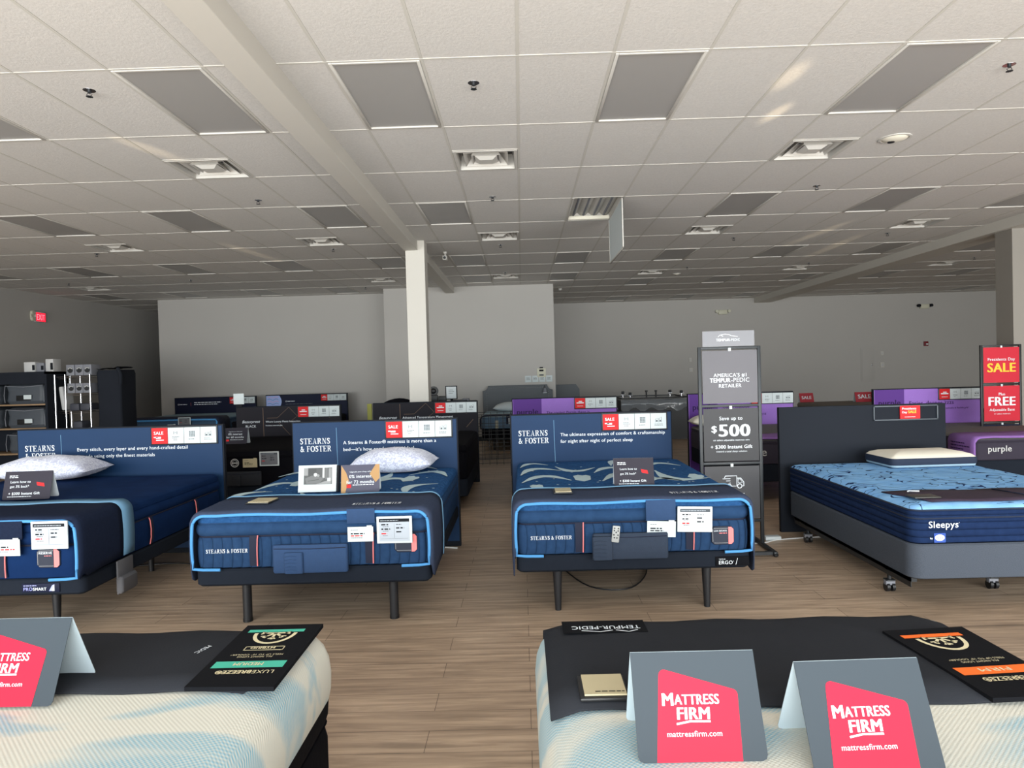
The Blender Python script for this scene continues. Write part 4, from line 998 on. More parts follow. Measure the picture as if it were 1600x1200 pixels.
e_tag(-.814, 4.262, .6215, 'white framed e-paper price display on the mattress left of the aisle', w=.22, h=.168, seed=2)
w_card(-1.028, 4.262, .597, 'white card with red lettering on the mattress left of the aisle', w=.16, h=.092, seed=3, red=True)
flap(cov2, .325, -.030, .325, .175, .09, M_POUCH)
e_tag(1.077, 4.402, .609, 'pale framed e-paper price display on the mattress right of the aisle', w=.222, h=.163, screen=mat('e_paper_pale', C(212, 218, 222), .5), seed=4, ry_=.03)
w_card(.865, 4.403, .55, 'blank-looking white card on the mattress right of the aisle', w=.182, h=.10, seed=5, ry_=.04)
flap(cov3, .175, -.030, .285, .19, .13, M_POUCH)
def pouch(x, y, z, w, h, m, label, pocket):
    e = empty('remote_pouch', (x, y, z), label, 'pouch')
    g = G(); g.rrect(w, .035, .016, [(.006, 0), (0, .01), (0, h-.01), (.006, h)], m, cy=0, seg=4)
    g.obj('body', e)
    g = G(); px, pw, ph = pocket; g.rrect(pw, .025, .011, [(.004, .0), (0, .01), (0, ph-.006), (.004, ph)], m, cx=px, cy=-.02, seg=4)
    for k in range(5): g.tube([(px-pw/2+.005, -.033, .02+k*ph/6), (px-pw/6, -.035, .028+k*ph/6), (px+pw/6, -.034, .022+k*ph/6)], .0025, m, seg=5)
    g.obj('pocket', e)
    g = G(); g.tube([(-w/2+.01, -.018, h-.02), (0, -.020, h-.024), (w/2-.01, -.018, h-.02)], .0025, M_STRAP, seg=5); g.obj('hem', e); return e
pouch(-1.345, 4.266, .366, .47, .175, M_POUCH, 'blue cloth remote pouch at the foot of the mattress left of the aisle', (-.10, .12, .13))
pouch(.665, 4.402, .366, .48, .165, M_POUCHG, 'slate cloth remote pouch at the foot of the mattress right of the aisle', (-.18, .13, .15))
e = empty('remote_control', (.565, 4.372, .502), 'grey remote control tucked in the slate pouch', 'remote control'); e.rotation_euler = (0, .12, 0)
g = G(); g.box(-.024, .024, -.014, 0, -.02, .085, M_REMG, bev=.005); g.obj('body', e)
g = G()
for k, (a, b) in enumerate(((-.012, .07), (.012, .07), (-.012, .055), (.012, .055), (0, .045), (-.013, .028), (.013, .028), (-.008, .01), (.008, .01))): g.cyl((a, -.0165, b), (a, -.013, b), .0048, M_BLACK, seg=10)
g.obj('buttons', e)
# plaques (their code square is left out)
def plaque(x, y, z, w, d, label, rz=0):
    e = empty('plaque', (x, y, z), label, 'plaque', rz=rz)
    g = G(); g.box(-w/2, w/2, -d/2, d/2, 0, .010, M_BLACK, bev=.003); g.obj('stand', e)
    g = G(); g.box(-w/2+.012, w/2-.006, -d/2+.014, d/2-.006, .010, .014, M_PLAQ); p = P(g, (-w/2+.01, -d/2, .0145), (1, 0, 0), (0, 1, 0)); p.scrib(.03, .026, w*.6, 1, .004, .01, M_INKD, 1, False); g.obj('card', e, smooth=0)
plaque(-1.74, 4.54, .763, .155, .17, 'gold plaque on the foot cover left of the aisle', rz=-.08)
plaque(.255, 4.66, .759, .125, .17, 'gold plaque on the foot cover right of the aisle')
def art_learn(p, w, h):
    p.scrib(.03*w/.3, h-.035, .06, 2, .006, .012, M_WTXT, 1, False, random.Random(9))
    p.text('Learn how to', .045, h-.085, M_WTXT, w=w*.42, bold=.01); p.text('get 3% back*', .045, h-.118, M_WTXT, w=w*.40, bold=.01)
    p.poly([(w*.68, h-.08), (w*.84, h-.09), (w*.86, h-.115), (w*.70, h-.105)], M_REDC, 1)
    p.text('+ $300 Instant Gift', .04, h-.17, M_WTXT, w=w*.66, bold=.02); p.scrib(.035, h-.185, w*.5, 1, .004, .01, M_WTXT, 1, False); p.rect(w*.4, .01, w*.6, .0125, M_INK)
def art_interest(months, bg=None):
    def f(p, w, h):
        if bg:
            p.poly([(0, 0), (.03, 0), (w*.2, h*.45), (w*.13, h*.72), (0, h)], mat('warm_print', C(176, 138, 94), .6, spec=.2), 1)
            p.poly([(w, h), (w*.9, h), (w*.74, h*.66), (w*.9, h*.35), (w, h*.5)], mat('warm_print', C(176, 138, 94), .6, spec=.2), 1)
        p.text('Upgrade your sleep with', w*.5, h-.055, M_WTXT, w=w*.55, al='C'); p.text('0% interest', w*.5, h-.095, M_WTXT, w=w*.58, al='C', bold=.01); p.text('for %d months' % months, w*.5, h-.135, M_WTXT, w=w*.72, al='C', bold=.01)
        p.rect(w*.14, .035, w*.26, .06, M_REDC); p.scrib(w*.30, .052, w*.55, 1, .006, .01, M_WTXT, 1, False); p.scrib(w*.30, .038, w*.45, 1, .004, .01, M_INK, 1, False)
    return f
M_CSL = mat('card_plum_grey', C(50, 47, 57), .6, spec=.2)
tent(-3.60, 4.97, .757, .335, .205, 'grey folded sign Learn how to get 3% back on the far left mattress', art_learn, m=M_CSL, lean=.28, rz=.06)
tent(.785, 4.97, .740, .285, .20, 'grey folded sign Learn how to get 3% back, right of the aisle', art_learn, m=M_CSL, lean=.22, rz=-.04)
tent(-1.19, 5.0, .740, .275, .20, 'tan and grey folded sign 0% interest for 72 months', art_interest(72, 1), m=mat('card_slate_plum', C(80, 80, 96), .6, spec=.2), lean=.24, rz=.08)
e = empty('photo_sign', (-1.505, 4.975, .747), 'white sign holding a black and white bedroom photograph', 'photo sign', rz=.03); e.rotation_euler = (-.22, 0, .03)
g = G(); g.box(-.14, .14, 0, .006, 0, .195, M_PAPER, bev=.002); g.box(.135, .152, .0, .05, 0, .19, M_INKD); g.obj('board', e)
g = G(); p = P(g, (-.14, -.0005, 0), XR, ZU); greys = [mat('photo_grey_%d' % k, C(v, v, v), .4) for k, v in enumerate((24, 50, 84, 128, 178))]
p.rect(.04, .055, .245, .175, greys[1]); p.rect(.04, .12, .07, .175, greys[3], 2); p.rect(.075, .1, .13, .17, greys[0], 2); p.rect(.175, .1, .19, .175, greys[4], 2); p.rect(.195, .09, .215, .175, greys[2], 2); p.rect(.22, .08, .243, .17, greys[3], 2)
p.poly([(.06, .06), (.15, .06), (.19, .1), (.1, .12), (.05, .1)], greys[2], 3); p.poly([(.13, .057), (.24, .057), (.24, .085), (.19, .075)], greys[3], 3); p.disc(.125, .125, .014, greys[4], 4, 10); p.disc(.145, .118, .010, greys[3], 4, 10); p.line([(.07, .08), (.15, .09)], .004, greys[0], 4)
p.rect(.21, .075, .235, .1, greys[4], 4); g.obj('photograph', e, smooth=0)
g = G(); g.box(-.10, .10, .004, .008, .0, .17, M_INKD); g.box(-.02, .02, .006, .07, .0, .01, M_INKD); g.obj('easel_back', e)
# hanging grey remote strap on the far left bed
e = empty('remote_pouch', (-2.705, 4.60, .40), 'grey cloth pouch hanging off the side of the far left bed', 'pouch')
g = G(); g.box(-.006, .006, -.10, .08, -.22, .0, mat('strap_grey', C(92, 92, 96), .8, bump=(200, .2)), bev=.003); g.obj('strap', e)
g = G(); g.rrect(.05, .19, .02, [(.01, -.215), (0, -.20), (0, -.12), (.012, -.105)], mat('strap_grey', C(92, 92, 96), .8), cx=.012, cy=-.01); g.obj('pocket', e)

# ------------------------------------------------------------------ foreground beds
def tempur_bed(xc, w, where):
    L = 2.03; y = .34
    e = empty('adjustable_bed', (xc, y, 0), 'black adjustable bed base under the cream mattress %s' % where, 'bed base')
    g = G(); g.rrect(w-.03, L-.02, .06, [(.02, .20), (0, .215), (0, .36), (.01, .40), (.0, .41)], M_BRM, cy=L/2); g.obj('platform', e)
    for a in (-w/2+.25, w/2-.25):
        for b in (.3, 1.7): g = G(); g.cyl((a, b, 0), (a, b, .205), .025, M_LEG, r1=.032, seg=20); g.obj('leg', e)
    e = empty('mattress', (xc, y, .41), 'cream and pale blue knit mattress in the foreground %s' % where, 'mattress')
    g = G(); g.rrect(w, L, .10, [(.045, 0), (.015, .01), (.004, .04), (0, .09)], M_BRM, cy=L/2, seg=8); g.obj('lower_cover', e)
    g = G(); g.rrect(w+.012, L+.012, .11, [(.016, .088), (.004, .095), (-.004, .13), (-.006, .18), (.0, .23), (.014, .265), (.035, .290), (.07, .308), (.13, .318), (.25, .32)], M_KNIT, cy=L/2, seg=9); g.obj('knit_top', e)
    return e
tempur_bed(.72, 1.38, 'at the right')
tempur_bed(-1.385, 1.42, 'at the left')
ZT = .73
def foot_band(xc, w, y0, y1, label):
    g = G(); rows_ = []
    ysp = [y1+.0-.0]; n = 18
    prof = [(y0, .003)]
    for k in range(1, 5): prof.append((y0+(2.26-y0)*k/4, .004+.002*math.sin(k)))
    prof += [(2.31, -.006), (2.345, -.03), (2.375, -.07), (2.388, -.13), (2.39, -.2)]
    for yy, zz in prof:
        row = []
        for i in range(n+1):
            u = -1+2*i/n; xx = xc+u*w/2; e_ = max(0, abs(u)*w/2-(w/2-.10)); dz = -2.2*e_*e_
            row.append((xx, yy, ZT+zz+.003*math.sin(i*1.3+yy*7)+(dz if abs(u) < 1 else dz)))
        rows_.append(row)
    g.grid(rows_, M_BAND)
    o = g.obj('foot_band', smooth=60); md = o.modifiers.new('thick', 'SOLIDIFY'); md.thickness = .006; md.offset = 1
    return tag(o, label, 'foot protector')
bandR = o = foot_band(.70, 1.30, 1.70, 2.3, 'charcoal foot band across the right foreground mattress')
g = G(); p = P(g, (.47, 2.235, ZT+.0125), (-1, 0, 0), (0, -1, 0)); p.rect(0.09, -.055, .36, .05, M_PANEL, 0); p.text('TEMPUR-PEDIC', .11, -.005, M_WTXT, w=.22, h=.028, bold=.015); p.line([(.12, .03), (.15, .045), (.19, .03)], .005, M_WTXT, 1); p.line([(.2, .03), (.24, .042), (.3, .03)], .005, M_WTXT, 1); g.obj('woven_label', o, smooth=0)
bandL = o = foot_band(-1.40, 1.31, 1.85, 2.3, 'charcoal foot band across the left foreground mattress')
g = G(); p = P(g, (-1.02, 2.12, ZT+.013), (-.35, -1, 0), (1, -.35, 0)); p.text('PEDIC', -.03, 0, M_WTXT, w=.06, bold=.03); g.obj('woven_label', o, smooth=0)
def lux_panel(band, quad, m, word, label, z):
    """stiff printed flap; printing faces the far side (reads from the foot of the bed)"""
    A, B, Cc, D = [Vector((a, b, 0)) for a, b in quad]      # far-right, far-left, near-left, near-right seen from the camera
    g = G(); ring = [A, B, Cc, D]; th = .012
    n = 6; rows_ = []
    g.loft([[v+Vector((0, 0, z)) for v in ring], [v+Vector((0, 0, z+th)) for v in ring]], M_PANEL)
    W_ = (A-B).length; 
    R = (B-A).normalized(); U = (Cc-B).normalized()
    # reading direction: right = towards camera-left, up = towards the camera
    p = P(g, A+Vector((0, 0, z+th+.0005)), R, U); H_ = (Cc-B).length
    U2 = U*-1
    # the printing reads from the foot: text 'up' points toward the camera
    w = W_
    p.rect(w*.18, .045, w*.90, .068, m, 1)
    cx = w*.52
    p.arc(cx, .075, w*.25, .085, 0, PI, .012, M_CRM, 1)
    for a in range(0, 181, 45):
        t = math.radians(a); r_ = .055
        q = (cx+w*.18*math.cos(t), .075+r_*math.sin(t)); p.line([(cx, .078), q], .009, M_CRM, 1)
        mx, my = cx+w*.12*math.cos(t), .075+r_*.66*math.sin(t)
        for s_ in (-.6, .6): p.line([(mx, my), (mx+.02*math.cos(t+s_), my+.018*math.sin(t+s_))], .006, M_CRM, 1)
    if word == 'MEDIUM':
        for a, b, c_, d_ in ((w*.26, .185, w*.74, .189), (w*.26, .212, w*.74, .216), (w*.26, .185, w*.27, .216), (w*.73, .185, w*.74, .216)): p.rect(a, b, c_, d_, M_CRM)
        p.text('HYBRID', cx, .192, M_CRM, w=w*.30, h=.015, al='C', bold=.03)
    y = .245 if word == 'MEDIUM' else .225
    p.text('FEELS UP TO 10\u00b0 COOLER*', cx, y, M_CRM, w=w*.62, h=.010, al='C'); p.text('ALL NIGHT LONG', cx, y+.016, M_CRM, w=w*.42, h=.010, al='C')
    p.rect(w*.10, y+.05, w*.92, y+.095, m, 1); p.text(word, cx, y+.062, M_CRM, w=w*.34, h=.02, al='C', bold=.02, l=2)
    p.text('LUXE', w*.16, y+.115, M_CRM, w=w*.24, h=.022); p.text('BREEZE\u00ae', w*.41, y+.115, M_CRM, w=w*.40, h=.022, bold=.035)
    o = g.obj('printed_flap', band, smooth=0); o['label'] = label; return o
lux_panel(bandL, [(-.690, 2.30), (-.945, 2.30), (-.938, 1.845), (-.690, 1.835)], M_TEAL, 'MEDIUM', 'black folded label with teal bars on the left foreground mattress', ZT+.008)
lux_panel(bandR, [(1.345, 2.10+.05), (1.09, 2.13), (1.13, 1.69), (1.36, 1.70)], M_ORG, 'FIRM', 'black folded label with orange bars on the right foreground mattress', ZT+.008)
plaque(.188, 1.79, ZT+.014, .125, .135, 'cream plaque with a black rim on the right foreground foot band')
def art_mf(k=1.0):
    def f(p, w, h):
        s = w/.28
        r = .012*s
        def rc_(cx, cy, a0, a1): return [(cx+r*math.cos(a0+(a1-a0)*i/5), cy+r*math.sin(a0+(a1-a0)*i/5)) for i in range(6)]
        p.poly([(.040*s, .0005), (.225*s, .0005)]+rc_(.232*s-r, .132*s, 0, 1.3)+rc_(.072*s, .178*s-r*.3, 1.3, PI-.1), M_MFR, 1)
        p.text('M', .062*s, .112*s, M_WTXT, w=.026*s, h=.027*s, bold=.03, shear=.04); p.text('ATTRESS', .089*s, .114*s, M_WTXT, w=.100*s, h=.021*s, bold=.03, shear=.04)
        p.text('FIRM', .092*s, .084*s, M_WTXT, w=.074*s, h=.025*s, bold=.035, shear=.06); p.line([(.090*s, .075*s), (.12*s, .080*s), (.165*s, .0795*s)], .004*s, M_WTXT, 2)
        p.text('mattressfirm.com', .127*s, .050*s, M_WTXT, w=.120*s, al='C', bold=.008)
    return f
tent(.368, 1.565, ZT, .278, .222, 'slate folded sign with a red panel, left of the two on the right foreground bed', art_mf(), m=M_MFG, lean=.42, rz=.0, back=mat('card_pale', C(190, 206, 214), .5))
tent(.712, 1.51, ZT, .272, .222, 'slate folded sign with a red panel, right of the two on the right foreground bed', art_mf(), m=M_MFG, lean=.46, rz=.03, back=mat('card_pale', C(190, 206, 214), .5))
tent(-1.395, 1.875, ZT+.006, .278, .222, 'slate folded sign with a pink-red panel on the left foreground bed', art_mf(), m=M_MFG, lean=.44, rz=.0, back=mat('card_pale', C(190, 206, 214), .5))

# ------------------------------------------------------------------ floor sign stands
def stand(x, y, w, posters, label, H=1.76, top=None, rz=0, m=M_STEELD, feet=True):
    e = empty('floor_sign', (x, y, 0), label, 'floor sign', rz=rz)
    g = G()
    for q in (-1, 1): g.box(q*w/2-.014, q*w/2+.014, -.014, .014, .03, H, m, bev=.003)
    ph = (H-.25)/3
    for k in range(4): z = H-k*ph; g.box(-w/2, w/2, -.012, .012, z-.024, z, m, bev=.003)
    g.obj('frame', e)
    g = G()
    for q in (-1, 1):
        g.box(q*w/2-.016, q*w/2+.016, -.32, .32, .012, .042, m, bev=.003)
        for s_ in (-.31, .31): g.sph((q*w/2, s_, .016), .022, M_BLACK, seg=10, sc=(1, 1, .73))
    g.box(-w/2, w/2, -.30, -.27, .014, .04, m); g.box(-w/2, w/2, .27, .30, .014, .04, m); g.obj('base', e)
    for k, (mm, art) in enumerate(posters):
        z1 = H-.034-k*ph; z0 = z1-ph+.044
        g = G(); g.box(-w/2+.02, w/2-.02, -.018, -.013, z0, z1, mm); p = P(g, (-w/2+.02, -.0185, z0), XR, ZU); art(p, w-.04, z1-z0); o = g.obj('poster', e, smooth=0)
        g = G(); g.box(-.012, .012, -.024, -.010, z1-.006, z1+.022, M_PLASW, bev=.002); g.obj('clip', o)
    if top:
        g = G(); g.box(-w/2+.03, w/2-.035, -.004, .002, H+.002, H+.135, M_TTOP); p = P(g, (-w/2+.03, -.0045, H+.002), XR, ZU); top(p, w-.065, .133); g.obj('topper', e, smooth=0)
    return e
def t_top(p, w, h):
    p.text('TEMPUR', w*.26, .045, M_WTXT, w=w*.27, h=.022, bold=.04); p.text('-PEDIC', w*.53, .045, M_WTXT, w=w*.19, h=.022)
    p.line([(w*.30, .082), (w*.34, .10), (w*.40, .085)], .004, M_WTXT); p.line([(w*.36, .1), (w*.44, .105), (w*.5, .1)], .004, M_WTXT); p.line([(w*.50, .103), (w*.56, .09), (w*.68, .082)], .004, M_WTXT)
def t_a(p, w, h):
    p.text("AMERICA'S #1", w/2, h*.50, M_WTXT, w=w*.60, al='C', bold=.008); p.text('TEMPUR', w*.13, h*.40, M_WTXT, w=w*.38, h=.037, bold=.035); p.text('-PEDIC', w*.52, h*.40, M_WTXT, w=w*.33, h=.037); p.text('RETAILER', w/2, h*.30, M_WTXT, w=w*.41, al='C', bold=.008)
def t_b(p, w, h):
    p.text('Save up to', w*.50, h*.78, M_WTXT, w=w*.42, al='C', bold=.006); p.text('$', w*.14, h*.55, M_WTXT, w=w*.10, h=h*.13, bold=.02); p.text('500', w*.27, h*.47, M_WTXT, w=w*.58, h=h*.235, bold=.035)
    p.text('on select adjustable mattress sets', w*.5, h*.385, M_WTXT, w=w*.66, al='C', bold=.005); p.text('+ $300 Instant Gift', w*.5, h*.24, M_WTXT, w=w*.76, al='C', bold=.02); p.text('toward a total sleep solution', w*.5, h*.17, M_WTXT, w=w*.56, al='C', bold=.005)
def t_c(p, w, h):
    x, y, s = w*.36, h*.62, w*.36
    p.line([(x+.1*s, y), (x, y), (x, y+.06*s)], .007, M_WTXT); p.line([(x+.0*s, y+.42*s), (x+.04*s, y+.52*s), (x+.62*s, y+.52*s), (x+.62*s, y), (x+.34*s, y)], .007, M_WTXT)
    p.line([(x+.62*s, y+.40*s), (x+.82*s, y+.40*s), (x+.97*s, y+.2*s), (x+.97*s, y), (x+.9*s, y)], .007, M_WTXT); p.line([(x+.68*s, y+.35*s), (x+.68*s, y+.17*s), (x+.9*s, y+.17*s), (x+.80*s, y+.35*s), (x+.68*s, y+.35*s)], .005, M_WTXT)
    for cx in (.22, .76): p.arc(x+cx*s, y, .11*s, .11*s, 0, 2*PI, .007, M_WTXT, 1)
    for k in range(3): p.line([(x-.10*s+k*.03, y+.38*s-k*.11*s), (x+.3*s, y+.38*s-k*.11*s)], .006, M_WTXT)
    p.text('Ask for', w*.54, h*.43, M_WTXT, w=w*.36, al='C', bold=.01); p.text('Free Delivery', w*.46, h*.30, M_REDC, w=w*.62, al='C', bold=.01)
stand(1.79, 5.98, .51, [(M_TGREY, t_a), (M_TDARK, t_b), (mat('poster_mid', C(62, 62, 66), .42, spec=.3, noise=(2.5, .12)), t_c)], 'tall grey floor sign lettered Save up to $500 beside the central bed', H=1.745, top=t_top)
def r_a(p, w, h): p.text('Presidents Day', w/2, h*.62, M_WTXT, w=w*.76, al='C', bold=.01); p.text('SALE', w/2, h*.30, M_YEL, w=w*.80, al='C', bold=.035)
def r_b(p, w, h): p.text('Plus', w/2, h*.73, M_WTXT, w=w*.18, al='C', bold=.02); p.text('FREE', w/2, h*.44, M_WTXT, w=w*.76, al='C', bold=.035); p.text('Adjustable Base', w/2, h*.29, M_WTXT, w=w*.70, al='C', bold=.012); p.text('w/ select mattress', w/2, h*.19, M_WTXT, w=w*.46, al='C')
def r_c(p, w, h): p.text('Sealy', w*.62, h*.80, M_WTXT, w=w*.30, al='C', shear=.3)
MR = mat('poster_red', C(196, 28, 50), .5, spec=.3, noise=(3, .06))
stand(6.235, 9.08, .50, [(MR, r_a), (MR, r_b), (M_NAVY, r_c)], 'red floor sign reading Presidents Day Sale at the far right', H=1.755, m=M_BLACK)

# ------------------------------------------------------------------ second row of beds
def simple_bed(x, y, w, h0, h1, label, base_label, side, top, L=2.0, rz=0, base_m=M_BASE, r=.07, base_kind='platform', legs=True, group=None):
    e = empty('adjustable_bed', (x, y, 0), base_label, 'bed base', rz=rz)
    g = G(); g.rrect(w-.02, L, .05, [(.01, h0-.20 if h0 > .35 else h0-.12), (0, h0-.19 if h0 > .35 else h0-.11), (0, h0-.01), (.01, h0)], base_m, cy=L/2+.01); g.obj('platform', e)
    zb = (h0-.20 if h0 > .35 else h0-.12)+.01
    for a in (-w/2+.25, w/2-.25):
        for b in (.25, L-.3): g = G(); g.cyl((a, b, 0), (a, b, zb), .022, M_LEG, r1=.03, seg=12); g.obj('leg', e)
    m_ = empty('mattress', (x, y, h0), label, 'mattress', rz=rz)
    H = h1-h0
    g = G(); g.rrect(w, L, r, [(.02, 0), (.003, .012), (0, H*.4), (.004, H*.72), (.014, H*.78), (.002, H*.83), (.006, H*.9), (.03, H*.97), (.09, H*.995), (.2, H)], side, mats=[side]*6+[top]*3, cy=L/2, capm=top, seg=6); b = g.obj('body', m_)
    g = G(); pts = []; r_ = max(r-.006, .02); a, bb = w/2-.010, L/2-.010
    for qx, qy, a0 in ((1, -1, -PI/2), (1, 1, 0), (-1, 1, PI/2), (-1, -1, PI)):
        for j in range(5): t = a0+PI/2*j/4; pts.append((qx*(a-r_)+r_*math.cos(t), L/2+qy*(bb-r_)+r_*math.sin(t), H*.78))
    g.tube(pts, .006, side, seg=6, closed=True); g.obj('piping', m_)
    return m_
simple_bed(-3.38, 7.85, 1.53, .36, .76, 'black mattress with small white tags, behind the first two blue headboards', 'black bed base below the black mattress, left', M_BRM, M_BRM, L=1.98)
simple_bed(-1.41, 7.9, 1.53, .36, .76, 'black mattress in front of the Advanced Temperature headboard, mostly hidden', 'black bed base in front of the column, mostly hidden', M_BRM, M_BRM, L=1.98)
simple_bed(.61, 7.95, 1.53, .36, .70, 'dark mattress hidden behind the central blue headboard', 'dark bed base hidden behind the central blue headboard', M_PURS, M_PURM, L=1.98)
m1 = simple_bed(3.15, 7.9, 1.53, .44, .74, 'dark purple-sided mattress behind the tall grey floor sign', 'dark bed base behind the tall grey floor sign', M_PURS, M_PURM, L=2.0)
m2 = simple_bed(5.80, 7.75, 1.55, .44, .70, 'dark purple-sided mattress at the far right edge', 'dark bed base at the far right edge', M_PURS, M_PURM, L=2.0)
for m_, xx in ((m1, -.74), (m2, -.63)):
    g = G(); p = P(g, (0, -.003, 0), XR, ZU); p.text('purple', xx, .10, M_BOXW, w=.36 if m_ is m1 else .26, bold=.015); g.obj('stitched_name', m_, smooth=0)
# lilac throws over the foot of the purple mattresses
def throw(x, y, w, zt, zb, label, D=.45, x_in=None):
    g = G(); a = w/2+.01; rows_ = []
    for yy, ins in ((D, 0), (.25, 0), (.06, 0), (.0, .004), (-.012, .02)):
        row = [(-a+ins, yy, zb)]
        row += [(-a+ins-.004, yy, zb+(zt-.06-zb)*k/4) for k in range(1, 5)]
        row += [(-a+ins+.06*(1-math.cos(t)), yy, zt-.06+.066*math.sin(t)-ins) for t in (PI/8, PI/4, 3*PI/8, PI/2)]
        row += [(-a+.06+(2*a-.06)*k/10, yy, zt+.008-ins+.003*math.sin(k*1.7)) for k in range(1, 11)]
        rows_.append(row)
    g.grid(rows_, mat('lilac_cloth', C(140, 100, 172), .8, noise=(20, .12)))
    p = P(g, (-a-.0065, D-.03, zb), (0, -1, 0), (0, 0, 1)); mt = mat('purple_ink', C(58, 28, 92), .5)
    for k in range(4): p.scrib(.03, .17-k*.035, D-.1, 1, .012, .02, mt, 1, True, random.Random(k))
    o = g.obj('throw', loc=(x, y, 0), smooth=60); md = o.modifiers.new('thick', 'SOLIDIFY'); md.thickness = .008; md.offset = 0
    return tag(o, label, 'throw')
throw(5.80, 7.75, 1.56, .705, .45, 'lilac cloth over the foot of the far right purple mattress')
throw(3.15, 7.9, 1.54, .745, .60, 'lilac cloth on the mattress behind the tall grey floor sign', D=.4)
# round label, tags and card on the black mattress
g = G(); p = P(g, (0, 0, 0), XR, ZU); p.arc(0, 0, .045, .045, 0, 2*PI, .008, M_BOXW, 1, 24); p.arc(0, 0, .03, .03, 0, 2*PI, .004, M_BOXW, 1, 20); p.line([(-.035, 0), (.035, 0)], .012, M_BOXW, 1)
g.cyl((0, -.0003, 0), (0, .006, 0), .05, M_BRM, seg=24); o = g.obj('round_badge', loc=(-3.31, 7.843, .623), smooth=0); tag(o, 'round white ringed badge on the black mattress', 'badge')
w_card(-3.13, 7.835, .62, 'cream card on the black mattress beside the round badge', w=.165, h=.10, seed=8).data.materials[0] = M_PLAQ
e_tag(-3.02-.0, 7.835, .66, 'e-paper price display on the black mattress behind the blue headboards', w=.225, h=.165, seed=9, screen=mat('e_paper_dim', C(110, 112, 118), .5)).location = (-2.905, 7.835, .665)
pouch(-3.20, 7.828, .365, .40, .16, mat('pouch_black', C(30, 34, 42), .8), 'black cloth remote pouch on the black mattress', (-.08, .1, .12))
tent(-3.66, 8.75, .762, .31, .21, 'dark folded sign 0% interest for 60 months on the black mattress', art_interest(60), m=M_CSL, lean=.30, rz=.0)
tent(3.80, 8.7, .745, .26, .18, 'dark folded sign on the mattress behind the floor sign', art_learn, m=mat('card_charcoal', C(40, 42, 50), .4), lean=.25)
pillow(2.62, 9.7, .745, .55, .32, .16, 'white pillow on the purple mattress left of the grey floor sign', m=M_CREAM)
# bed between central blue headboard and purple one: blue mattress
simple_bed(1.95-.55, 11.2, 1.3, .45, .74, 'blue mattress seen through the gap right of the central blue headboard', 'dark base under the gap-side blue mattress', mat('deep_blue_side', C(26, 44, 74), .8), mat('deep_blue_top', C(48, 80, 118), .8))

# ------------------------------------------------------------------ third row
simple_bed(-7.22, 14.15, 1.90, .40, .81, 'blue-grey knit mattress behind the far left headboard', 'dark bed base behind the far left headboard', mat('blue_grey_dim', C(52, 78, 104), .8, noise=(30, .1)), mat('blue_grey_top', C(122, 148, 160), .8, noise=(30, .1)), L=2.0)
e = empty('foot_protector', (-7.22, 14.12, .0), 'navy foot cover with a sky-blue cord on the blue-grey mattress', 'mattress cover')
a = .975; rows_ = []
for yy, ins in ((.50, 0), (.2, 0), (.03, 0), (0, .02), (-.008, .05)):
    rows_.append([(-a+ins, yy, .42), (-a+ins, yy, .74), (-a+ins+.02, yy, .79), (-a+ins+.06, yy, .82-ins*.6)]+[(-a+.06+(2*a-.12)*k/8, yy, .825-ins*.6) for k in range(1, 8)]+[(a-ins-.06, yy, .82-ins*.6), (a-ins-.02, yy, .79), (a-ins, yy, .74), (a-ins, yy, .42)])
g = G(); g.grid(rows_, M_STRAP); o = g.obj('sleeve', e, smooth=60); md = o.modifiers.new('t', 'SOLIDIFY'); md.thickness = .01; md.offset = 0
g = G(); g.tube([(p_[0], -.012, p_[2]-.02) for p_ in rows_[-1]], .017, M_PIPE, seg=8); g.obj('edge_cord', e)
e_tag(-6.95, 14.085, .735, 'e-paper price display on the blue-grey mattress, cut by the headboard', w=.26, h=.19, seed=12, screen=mat('e_paper_dim', C(110, 112, 118), .5))
w_card(-7.22, 14.085, .63, 'white card on the blue-grey mattress behind the far left headboard', w=.17, h=.12, seed=13)
simple_bed(-5.08, 14.15, 1.90, .40, .72, 'dark mattress below the navy headboard with the pale blue corner', 'dark bed base below the navy headboard with the pale blue corner', M_BRM, M_BRM, L=2.0)
e = empty('clip_card', (-4.08, 9.90, 1.19), 'blank white square card clipped on top of the black headboard, left corner', 'card')
g = G(); g.box(-.076, .076, -.02, -.012, .03, .185, M_PAPER, bev=.002); g.obj('card', e)
g = G(); g.box(-.04, .05, -.03, .0, -.01, .03, M_INKD, bev=.004); g.obj('clip', e)

# ------------------------------------------------------------------ bed against the centre wall
e = empty('upholstered_headboard', (-.10, 15.80, 0), 'grey upholstered headboard with notched corners and nail heads', 'headboard')
w_, H_ = 1.60, 1.27; n_ = .12
sil = [(-w_/2, .1), (w_/2, .1), (w_/2, H_-n_)]+[(w_/2-n_+n_*math.cos(PI+PI/2*0)*0-0, 0) for _ in ()]
def cut(cx, cz, a0, a1): return [(cx+n_*math.cos(a0+(a1-a0)*k/6), cz+n_*math.sin(a0+(a1-a0)*k/6)) for k in range(7)]
sil += cut(w_/2, H_, -PI/2, -PI)+cut(-w_/2, H_, 0, -PI/2)
g = G(); g.loft([[(a, .10, b) for a, b in sil], [(a, 0, b) for a, b in sil], [(a*.985, -.012, b*.99) for a, b in sil]], M_UPH); g.obj('panel', e)
g = G()
for q in (-1, 1):
    for k in range(16): g.sph((q*(w_/2-.09), -.013, .5+k*.04), .008, M_NAIL, seg=6)
for k in range(32): g.sph((-w_/2+.2+k*.039, -.013, H_-.06), .008, M_NAIL, seg=6)
g.obj('nail_heads', e)
for q in (-1, 1): g = G(); g.box(q*.7-.03, q*.7+.03, .02, .07, 0, .12, M_LEG); g.obj('leg', e)
